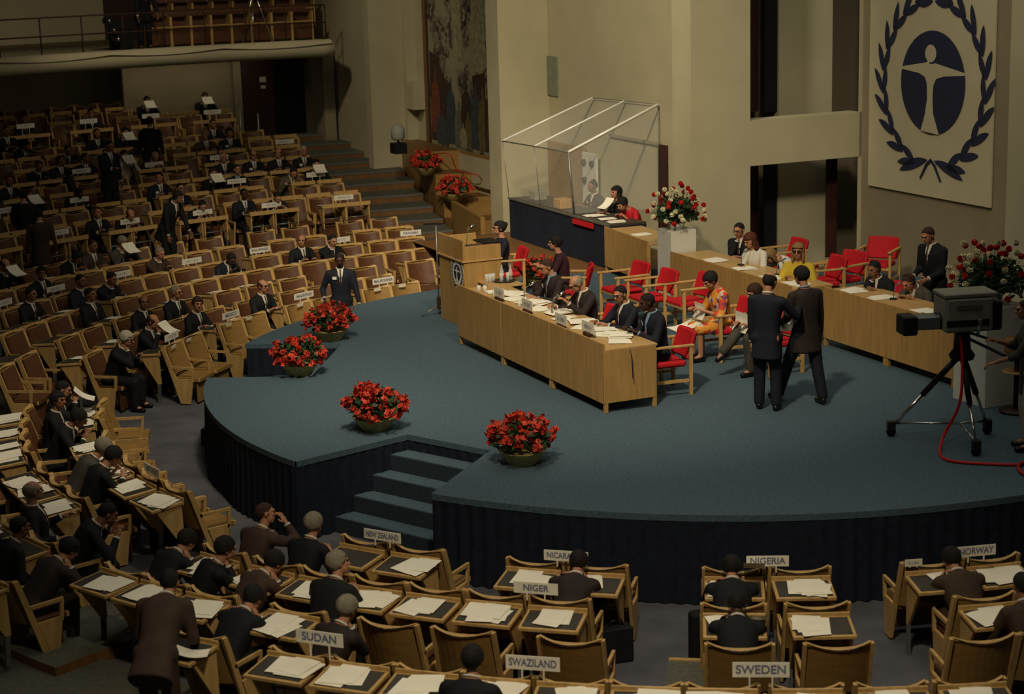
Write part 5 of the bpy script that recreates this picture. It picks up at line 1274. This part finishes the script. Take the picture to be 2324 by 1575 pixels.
# secretariat people
s1 = seatpos(1680, 522, HS); s2 = seatpos(1700, 555, HS); s3 = seatpos(1752, 590, HS); s4 = seatpos(1811, 572, HS); s5 = seatpos(1985, 612, HS); s6 = seatpos(2064, 645, HS)
person('man in dark suit and glasses resting chin on hand behind the woman in white', None, face((-.6, -.8)), 'chin', 'blacks', hair='short', hc='black', glasses=1, pel=.53, lean=12, head=(1677, 522), z0=HS)
person('woman in white blouse with long auburn hair seated at the oak desk', None, face((-.8, -.6)), 'chin', 'white', 'grey', hair='long', hc='red', shirt=None, cuffs=False, female=True, lean=12, hp=20, pel=.53, head=(1702, 546), z0=HS)
person('woman in white sleeves bending low over the desk, brown hair hanging forward', None, face((-.9, -.4)), 'lean', 'white', 'grey', hair='long', hc='blond', shirt=None, cuffs=False, female=True, lean=48, hp=35, hl=(-.2, .5, .82), hr_=(.2, .5, .82), head=(1748, 582), z0=HS)
person('woman in yellow cardigan and dark sunglasses seated facing the camera', None, face((-.35, -.95)), 'chin', 'yellow', 'grey', hair='long', hc='blond', shirt=None, cuffs=False, female=True, glasses=2, lean=6, hp=0, pel=.53, hr_=(.12, .36, .86), head=(1811, 570), z0=HS)
q9 = person('seated man with headphones and hand at his mouth behind the right hand desk', None, face((-.8, -.6)), 'chin', 'blacks', hair='short', hc='black', skin='skin3', phones=True, head=(1984, 610), z0=HS)
sit_on(q9, 'red armchair under the man with headphones')
person('man with headphones bent over papers just left of the camera body', None, face((-.8, -.6)), 'write', 'grey', hair='short', hc='brown', phones=True, tie=False, head=(2062, 640), z0=HS)
s7 = gz(2108, 760, HS); p7 = gz(2107, 528, HS+1.66); p7.z = HS
person('standing man in dark suit with bowed head between the two flower arrangements', None, face((-.8, -.6)), 'stand', 'blacks', hair='short', hc='brown', lean=8, hp=22, hl=(-.12, .30, 1.0), hr_=(.14, .30, 1.0), head=(2106, 534), z0=HS)
op = gz(2335, 1020)
person('camera operator in pale trousers at the right edge, reaching for the camera handles', op, face((-1, .12)), 'stand', 'grey', 'cream', hair='short', hc='brown', shirt=None, cuffs=False, sleeves=.7, shoes=True, lean=4, hl=(-.16, .42, 1.05), hr_=(.18, .36, 1.22))
# booth and clerks
b1 = onb(1358, 425, 2.98); b2 = onb(1412, 455, 2.95); b3 = onb(1452, 468, 2.95)
for P_, lb, kw in ((b1, 'man in dark suit with badge seated behind the clear booth post', dict(jacket='blacks', hair='short', hc='black', badge=True, skin='skin3')),
                   (b2, 'woman with long black hair in dark dress reading a sheet at the draped table', dict(jacket='blacks', trousers='blacks', hair='long', hc='black', shirt=None, cuffs=False, female=True)),
                   (b3, 'woman in bright red dress with dark hair at the right end of the draped table', dict(jacket='red', trousers='red', hair='full', hc='black', shirt=None, cuffs=False, female=True))):
    P2_ = Vector((P_.x, P_.y, HS)); person(lb, P2_, face((-.85, -.5)), 'write' if 'red' in lb else 'upright', **kw)
held_paper('white sheet tilted in the hands of the long-haired woman at the draped table', Vector((b2.x-.32, b2.y-.25, HS+.98)), (-.8, -.6), 35, .22, .3)
q7 = person('woman in dark short-sleeved uniform and glasses seated behind the lectern', None, face((-1, -.25)), 'lap', 'navy', 'navy', hair='bun', hc='black', shirt=None, cuffs=False, female=True, glasses=1, sleeves=.5, head=(1133, 518), z0=HS)
sit_on(q7, 'red and wood armchair under the woman in uniform behind the lectern')
q8 = person('woman in dark plum dress seated turned away behind the red flower basket', None, face((-1, .1)), 'upright', 'plum', 'plum', hair='full', hc='black', shirt=None, cuffs=False, female=True, head=(1260, 552), z0=HS)
sit_on(q8, 'armchair under the woman in the plum dress behind the flower basket')
cp = pol(RR(0)+.25, ang_for(0, 775, 'L', RR(0)+.25, 1.5), 0); g_ = gz(770, 577, 1.70)
person('standing dark-skinned man in dark suit with red tie and badge between the front row seats', Vector((g_.x, g_.y, 0)), face((.1, -1)), 'stand', 'navy', hair='short', hc='black', skin='skin2', badge=True, hp=8, hl=(-.3, .12, .82), hr_=(.28, .16, .98))
PLACE_AUDIENCE()
g_ = gz(385, 1350, 1.30); person('man in brown jacket bending over the desks, seen from behind', Vector((g_.x-.05, g_.y-.52, .04)), face((.12, 1)), 'bend', 'brown', hair='short', hc='black', cuffs=False, lean=48, hp=10)
held_paper('white paper in the hand of the bending man in brown', Vector((g_.x+.22, g_.y-.35, .92)), (1, 0), 10, .18, .3)
# standing people in the far block
def stand(x, y, k, lb, d, pose='stand', **kw):
    g = gz(x, y, RZ[k]+1.66); return person(lb, Vector((g.x, g.y, RZ[k])), face(d), pose, **kw)
stand(88, 482, 6, 'man in brown jacket standing with his back turned, left middle rows', (-.3, 1), jacket='brown', trousers='blacks', hair='short', hc='black')
stand(52, 440, 7, 'man in dark coat standing beside the man in the brown jacket', (-.2, 1), jacket='blacks', hair='short', hc='black')
stand(372, 430, 8, 'man in black suit bending forward with a paper in the middle rows', (.7, -.4), pose='bend2', jacket='blacks', hair='full', hc='black', skin='skin3')
stand(242, 325, 12, 'standing man in black holding a newspaper in the upper rows', (.6, -.6), pose='standtalk', jacket='blacks', hair='short', hc='black', skin='skin3')
stand(338, 272, 13, 'standing man in black seen against the dark desks with papers behind him', (0, 1), jacket='blacks', hair='short', hc='black', skin='skin3')
bp_ = pol(22.75, ang_for(0, 322, 'L', 22.75, 5.6), 4.37); person('man in black suit leaning on the balcony rail beside the seats', bp_, face((CX-bp_.x, CY-bp_.y)), 'bend2', 'blacks', hair='short', hc='brown', badge=True)
# ---------------------------------------------------------------- name signs
def textmesh(txt, size):
    c = bpy.data.curves.new('t', 'FONT'); c.body = txt; c.size = size; c.align_x = 'CENTER'; c.align_y = 'CENTER'; c.extrude = .0008; c.offset = .002
    o = bpy.data.objects.new('t', c); TMP.collection.objects.link(o); TMP.view_layers[0].update(); dg = TMP.view_layers[0].depsgraph; me = bpy.data.meshes.new_from_object(o.evaluated_get(dg), depsgraph=dg)
    bpy.data.objects.remove(o); me.materials.clear(); me.materials.append(M['ink']); return me
def blurtext(n, w, h, seed):
    rs = random.Random(seed); mb = MB(); 
    for i in range(n):
        x = (-.5+(i+.5)/n)*w; cw = w/n*.72
        k = rs.randint(0, 3)
        for (dx, dz, ww, hh) in (((-.35, 0, .22, 1), (.35, 0, .22, 1), (0, .0, .5, .2)), ((-.35, 0, .22, 1), (.05, .42, .7, .18), (.05, -.42, .7, .18)), ((0, 0, .24, 1),), ((-.3, 0, .22, 1), (.3, 0, .22, 1), (0, .4, .5, .18)))[k]:
            mb.box((x+dx*cw, 0, dz*h), (ww*cw, .001, hh*h))
    return mb.mesh('lettering', M['ink'])
def sign(P, rz, txt, label, w=.46, h=.105, tilt=0, size=.09, n=0, legs=.06, lean=0):
    t = thing('name_sign', label, 'sign', P, 0); t.rotation_euler = Euler((math.radians(lean), math.radians(tilt), rz), 'XYZ'); t['group'] = 'country name signs'
    MB().box((0, 0, h/2+legs), (w, .008, h)).obj('sign_board', M['card'], t, .001)
    for s in (-1, 1): MB().box((s*w*.2, 0, legs/2), (.012, .012, legs+.02)).obj('foot', M['card'], t)
    me = blurtext(n, w*.62, size*.55, len(label)) if n else textmesh(txt, size)
    mx = max((v.co.x for v in me.vertices), default=1); mn = min((v.co.x for v in me.vertices), default=0); sc_ = min(1, w*.88/max(mx-mn, .01))
    for sgn in (1, -1):
        o = link('lettering', me, t); o.scale = (sc_, 1, 1); o.location = (0, -sgn*.0055, h/2+legs)
        o.rotation_euler = (math.pi/2 if not n else 0, 0, 0 if sgn > 0 else math.pi)
    return t
def oncyl(x, y, r):
    lo, best = None, None
    z = -.1
    while z < 4:
        g = gz(x, y, z); e_ = abs(math.hypot(g.x-CX, g.y-CY)-r)
        ok = (g.y < CY) == (y > 1000)
        if ok and (best is None or e_ < best[0]): best = (e_, g)
        z += .01
    return best[1]
def psign(x, y, k, txt, label, side='L', dr=.06, legs=.05, **kw):
    h = kw.get('h', .105)
    g = oncyl(x, y, RR(k)+dr); a = math.atan2(g.y-CY, g.x-CX)
    base = g.z-h/2-legs; lo = RZ[k]+.86 if dr < .1 else RZ[k+1]+.765
    rz = (a+math.pi/2)+(math.pi if side == 'L' else 0)
    if side == 'L': rz = a-math.pi/2+math.pi
    else: rz = a+math.pi/2+0
    extra = max(0, base-lo); g.z = lo
    return sign(g, rz, txt, label, legs=legs+extra, **kw)
NS = [(868, 215+1008, 0, 'NEW ZEALAND', 8), (1285, 1276, 0, 'NICARAGUA', 0), (1742, 1283, 0, 'NIGERIA', -2), (2215, 1253, 0, 'NORWAY', -5)]
for x, y, k, tx, tl in NS: psign(x, y, k, tx, f'white card name sign reading {tx} standing on the front row chair backs', 'N', w=.44 if len(tx) > 8 else .4, size=.078 if len(tx) > 8 else .088)
psign(1216, 1335, 1, 'NIGER', 'white card name sign reading NIGER above the second near row', 'N', w=.42, size=.085, h=.11)
psign(725, 1448, 3, 'SUDAN', 'white card name sign reading SUDAN at the bottom left of the near rows', 'N', w=.45, size=.1, h=.12)
psign(1209, 1505, 3, 'SWAZILAND', 'white card name sign reading SWAZILAND at the bottom edge', 'N', w=.45, size=.09, h=.12)
psign(1727, 1520, 3, 'SWEDEN', 'white card name sign reading SWEDEN at the bottom edge', 'N', w=.45, size=.1, h=.125)
psign(345, 1068, 0, '', 'white name sign lying along the last chair backs of the lower left block', 'N', w=.42, n=8)
psign(2073, 1292, 0, '', 'small beige card on the chair back left of NORWAY', 'N', w=.17, h=.07, n=4, size=.05, legs=.0)
for x, y, k, tx, n, lb in ((870, 642, 0, 'MAURITANIA', 0, ''), (690, 677, 0, 'MAURITIUS', 0, ''), (524, 717, 0, 'MEXICO', 0, ''), (390, 772, 0, '', 6, 'in front of the reading man, front row'), (933, 548, 4, 'PANAMA', 0, ''), (591, 590, 4, 'PHILIPPINES', 0, ''),
    (437, 618, 4, '', 8, 'beside the man with his cheek on his hand'), (278, 655, 4, '', 6, 'in front of the bending man at left'), (130, 693, 4, '', 7, 'beside the man in striped tie'), (12, 740, 4, '', 6, 'at the left edge by the continuous row'),
    (772, 560, 4, '', 4, 'in front of the chin-resting man'), (460, 482, 7, '', 7, 'in front of the bent dark-haired man'), (295, 502, 7, '', 6, 'in front of the bald man'), (616, 465, 7, '', 9, 'hiding a man, beside the middle aisle'), (780, 448, 7, '', 5, 'above the desks with grey legs by the stairs'),
    (135, 527, 7, '', 6, 'beside the man standing in brown'), (537, 411, 9, '', 7, 'beside the newspaper reader'), (717, 396, 9, '', 9, 'in front of the man beside the stairs'), (180, 453, 9, '', 6, 'in the left middle rows, brightest'), (497, 357, 11, '', 3, 'in front of the bald pink head'),
    (185, 388, 11, '', 6, 'in front of the red-faced man'), (350, 373, 11, '', 7, 'in front of the sunburnt bald man'), (648, 346, 12, '', 6, 'highest by the landing'), (342, 263, 15, '', 5, 'above the standing man with papers behind him'), (482, 254, 15, '', 7, 'in the dark beside the side stairs'), (201, 275, 15, '', 8, 'in the dim top rows at left'), (58, 286, 15, '', 6, 'in the dim top rows at far left'), (8, 478, 9, '', 5, 'cut by the left edge in the middle rows')):
    psign(x, y, k, tx, f'white card name sign reading {tx}' + (' on the front row of the far block' if k == 0 else ' in the far block') if tx else f'white name sign with blurred lettering {lb}', 'L', dr=.06 if (k == 0 or tx == 'PANAMA') else .3, w=.44, size=.078 if len(tx) < 9 else .068, n=n)
# small white tags on the front row
for i, (x, y) in enumerate(((853, 658), (911, 648), (678, 692), (733, 680), (514, 738), (562, 721), (388, 795), (424, 768))):
    g = oncyl(x, y, RR(0)-.01); a = math.atan2(g.y-CY, g.x-CX)
    o = MB().box((0, 0, 0), (.14, .004, .055)).obj('seat_tag', M['paper']); o.location = pol(RR(0)-.055, math.degrees(a), .845); o.rotation_euler = (-.2, 0, a+math.pi/2)
    tag(o, f'small white paper tag on the {ORD[i]} tagged front chair from the right', 'tag', 'front row seat tags')
# head table signs and equipment
FN = Vector((un.x, un.y, 0))
for i, (x, y, n, lb) in enumerate(((1133, 665, 8, 'farthest on the head table'), (1197, 693, 10, 'second from the lectern on the head table'), (1273, 727, 9, 'in front of the bald man'), (1335, 745, 8, 'nearest the camera on the head table'))):
    aa, bb = ab(gz(x, y+16, HS+.83)); g = Hh(aa, max(bb, ab(A0)[1]+.1), HS+.817)
    t = sign(g, HROT, '', f'white name plate on a dark wood block, {lb}', w=.34, h=.14, n=n, size=.09, legs=.05); 
    MB().box((0, .0, .03), (.16, .08, .055)).obj('block', M['door'], t, .008)
for i, (x, y, lb) in enumerate(((1160, 690, 'far'), (1232, 715, 'second'), (1305, 705, 'third'))):
    aa, bb = ab(gz(x, y, HS+.83)); microphone('desk_microphone', f'black gooseneck microphone, {lb} one along the head table', Hh(aa, ab(A0)[1]+.38, HS+.815), nn, .26, .1, .022, 'chrome', 'head table microphones')
def sheets(P, rz, label, n=3, w=.21, h=.297, group='papers on desks', seed=0, m='paper', spread=.06, tilt=0):
    rs = random.Random(seed+int(abs(P[0])*100)); mb = MB()
    for i in range(n):
        a = rs.uniform(-.25, .25); M_ = Matrix.Translation((rs.uniform(-spread, spread), rs.uniform(-spread, spread)*.5, .0015+.003*i))@Matrix.Rotation(a, 4, 'Z'); mb.box((0, 0, 0), (w, h, .0025), M=M_)
    o = mb.obj('paper_sheets', M[m]); o.location = P; o.rotation_euler = (tilt, 0, rz); return tag(o, label, 'papers', group)
for i, (s_, lb) in enumerate(((.5, 'farthest along the head table'), (1.15, 'under the first man\'s hands'), (2.0, 'in front of the bald man'), (2.7, 'between the bald man and the man in glasses'), (3.35, 'in front of the man in dark glasses'), (3.9, 'under the sign nearest the camera'), (4.35, 'spread at the near end of the head table'))):
    sheets(Hh(ab(A0)[0]+s_, ab(A0)[1]+.40, HS+.818), HROT+math.pi/2*0+i*.2, 'white papers '+lb, 3+i % 2, seed=i, group='papers on the head table')
for i, (a_, b_) in enumerate(((.4, .18), (.9, .2), (1.75, .2), (1.85, .26), (3.1, .2), (3.95, .22), (.45, .25))): glassware(Hh(ab(A0)[0]+a_, ab(A0)[1]+b_, HS+.817), 'clear drinking glass among those on the head table', 'glasses on the head table')
for i, (a_, lb) in enumerate(((.9, 'beside the white plinth'), (1.7, 'in front of the woman in white'), (2.6, 'under the bending woman'), (3.2, 'in front of the woman in yellow'))): sheets(Hh(-3.66+a_, 1.62, HS+.818), HROT, 'white papers on the oak desk '+lb, 4, seed=i+20, group='papers on the secretariat desks', spread=.1)
for i, (a_, lb) in enumerate(((.35, 'at the corner of the right hand desk'), (1.0, 'in front of the man with headphones'), (2.0, 'beside the camera body'))): sheets(Hh(.1+a_, 2.0, HS+.818), HROT, 'white papers '+lb, 4, seed=i+30, group='papers on the secretariat desks', spread=.1)
for i, (a_, lb) in enumerate(((-8.1, 'in front of the man in the booth'), (-7.6, 'left of the long-haired woman'), (-7.2, 'beside the woman in red'))): sheets(Hh(a_, 2.25, HS+.795), HROT, 'white papers on the draped table '+lb, 3, seed=i+40, group='papers on the draped table')
sheets(Hh(-5.8, 2.0, HS+.778), HROT, 'white papers on the short oak desk behind the big flowers', 3, seed=50)
for i, (a_, b_) in enumerate(((-10.6, 2.3), (-9.3, 2.2))):
    o = MB().box((0, 0, .09), (.3, .25, .18)).obj('equipment_box', M['oak' if i else 'camgrey'], None, .01); o.location = Hh(a_, b_, HS+.795); o.rotation_euler = (0, 0, HROT); tag(o, ('grey equipment box at the left end of the draped table', 'tan wooden box standing on the draped table inside the canopy')[i], 'box')
o = hbox('red_notice', -8.3, -7.5, 1.90, 1.925, HS+.66, HS+.75, M['red']); tag(o, 'red strip notice fixed to the top of the navy booth drape', 'notice')
for i, a_ in enumerate((-2.2, -1.2, 1.2)): microphone('desk_microphone', 'slim grey microphone on the secretariat desk, '+('before the woman in white', 'before the bending woman', 'before the man with headphones')[i], Hh(a_, 1.75 if a_ < 0 else 2.1, HS+.817), nn, .2, .06, .015, 'steel', 'secretariat microphones')
for (x, y, k, lb) in ((1712, 1282, 1, 'white paper held up beside the head of the man next to the NIGERIA sign'), (1716, 1400, 2, 'white paper held up right of the dark-skinned man below NIGERIA')):
    g = oncyl(x, y, RR(k)-.8); held_paper(lb, g, (.15, 1), 25, .2, .27)
for i, (s_, lb) in enumerate(((.8, 'by the first microphone'), (1.6, 'left of the bald man\'s hands'), (2.35, 'right of the bald man\'s sign'), (3.1, 'beside the man in dark glasses'), (3.65, 'behind the sign nearest the camera'), (4.1, 'beside the blue-shirted man'))):
    sheets(Hh(ab(A0)[0]+s_, ab(A0)[1]+.5, HS+.830), HROT+.5-i*.2, 'white loose sheets '+lb, 5, seed=i+70, group='papers on the head table', spread=.12)
# papers on delegate desks
rs = random.Random(21)
for (k, a, b, i) in DESKS:
    pr = {'near': .95, 'lower': .9, 'left': .42, 'row': .35}[b] if k < 13 else .12
    if rs.random() > pr: continue
    P = pol(RR(k-1)+.27, a, RZ[k]+.772); rz = math.radians(a)+math.pi/2
    d = rs.choice((-.06, 0, .07)); P = P+Vector((-math.sin(math.radians(a)), math.cos(math.radians(a)), 0))*d
    if b == 'row': lb = f'white papers on the {ORD[i-1]} desk from the right along the {"lower" if k == 8 else "upper"} cross aisle'
    else: lb = f'papers behind {ORD[i-1]} chair {BLK[b][0]}, row {k if k < 8 else k-1} {BLK[b][1]}'
    sheets(P, rz+rs.uniform(-.15, .15), lb, rs.choice((2, 3, 4, 5)) if b != 'left' else rs.choice((1, 2)), seed=k*31+i, w=.2 if b == 'left' else .25, h=.26 if b == 'left' else .29, group='papers on delegate desks', spread=.09 if b == 'left' else .12, tilt=.09)
# briefcases and coats in the aisles
for (x, y, w_, h_, lb) in ((385, 1250, .42, .34, 'large black briefcase standing by the last desk of the lower left block'), (1400, 1500, .3, .36, 'black bag on the floor at the near aisle'), (1590, 1500, .2, .5, 'black coat hanging beside the chair right of the near aisle')):
    g = gz(x, y, 0); t = thing('briefcase' if 'coat' not in lb else 'coat', lb, 'bag' if 'coat' not in lb else 'coat', g, .3)
    MB().box((0, 0, h_/2+.0), (w_, .16, h_)).obj('case_body' if 'coat' not in lb else 'coat_body', M['black'], t, .02)
    if 'coat' not in lb: MB().tube([(-.07, 0, h_), (-.05, 0, h_+.05), (.05, 0, h_+.05), (.07, 0, h_)], .01, 6).obj('handle', M['rubber'], t)
    if 'large' in lb: [MB().box((s*.12, -.083, h_-.06), (.05, .008, .03)).obj('clasp', M['chrome'], t) for s in (-1, 1)]
bpy.data.scenes.remove(TMP)
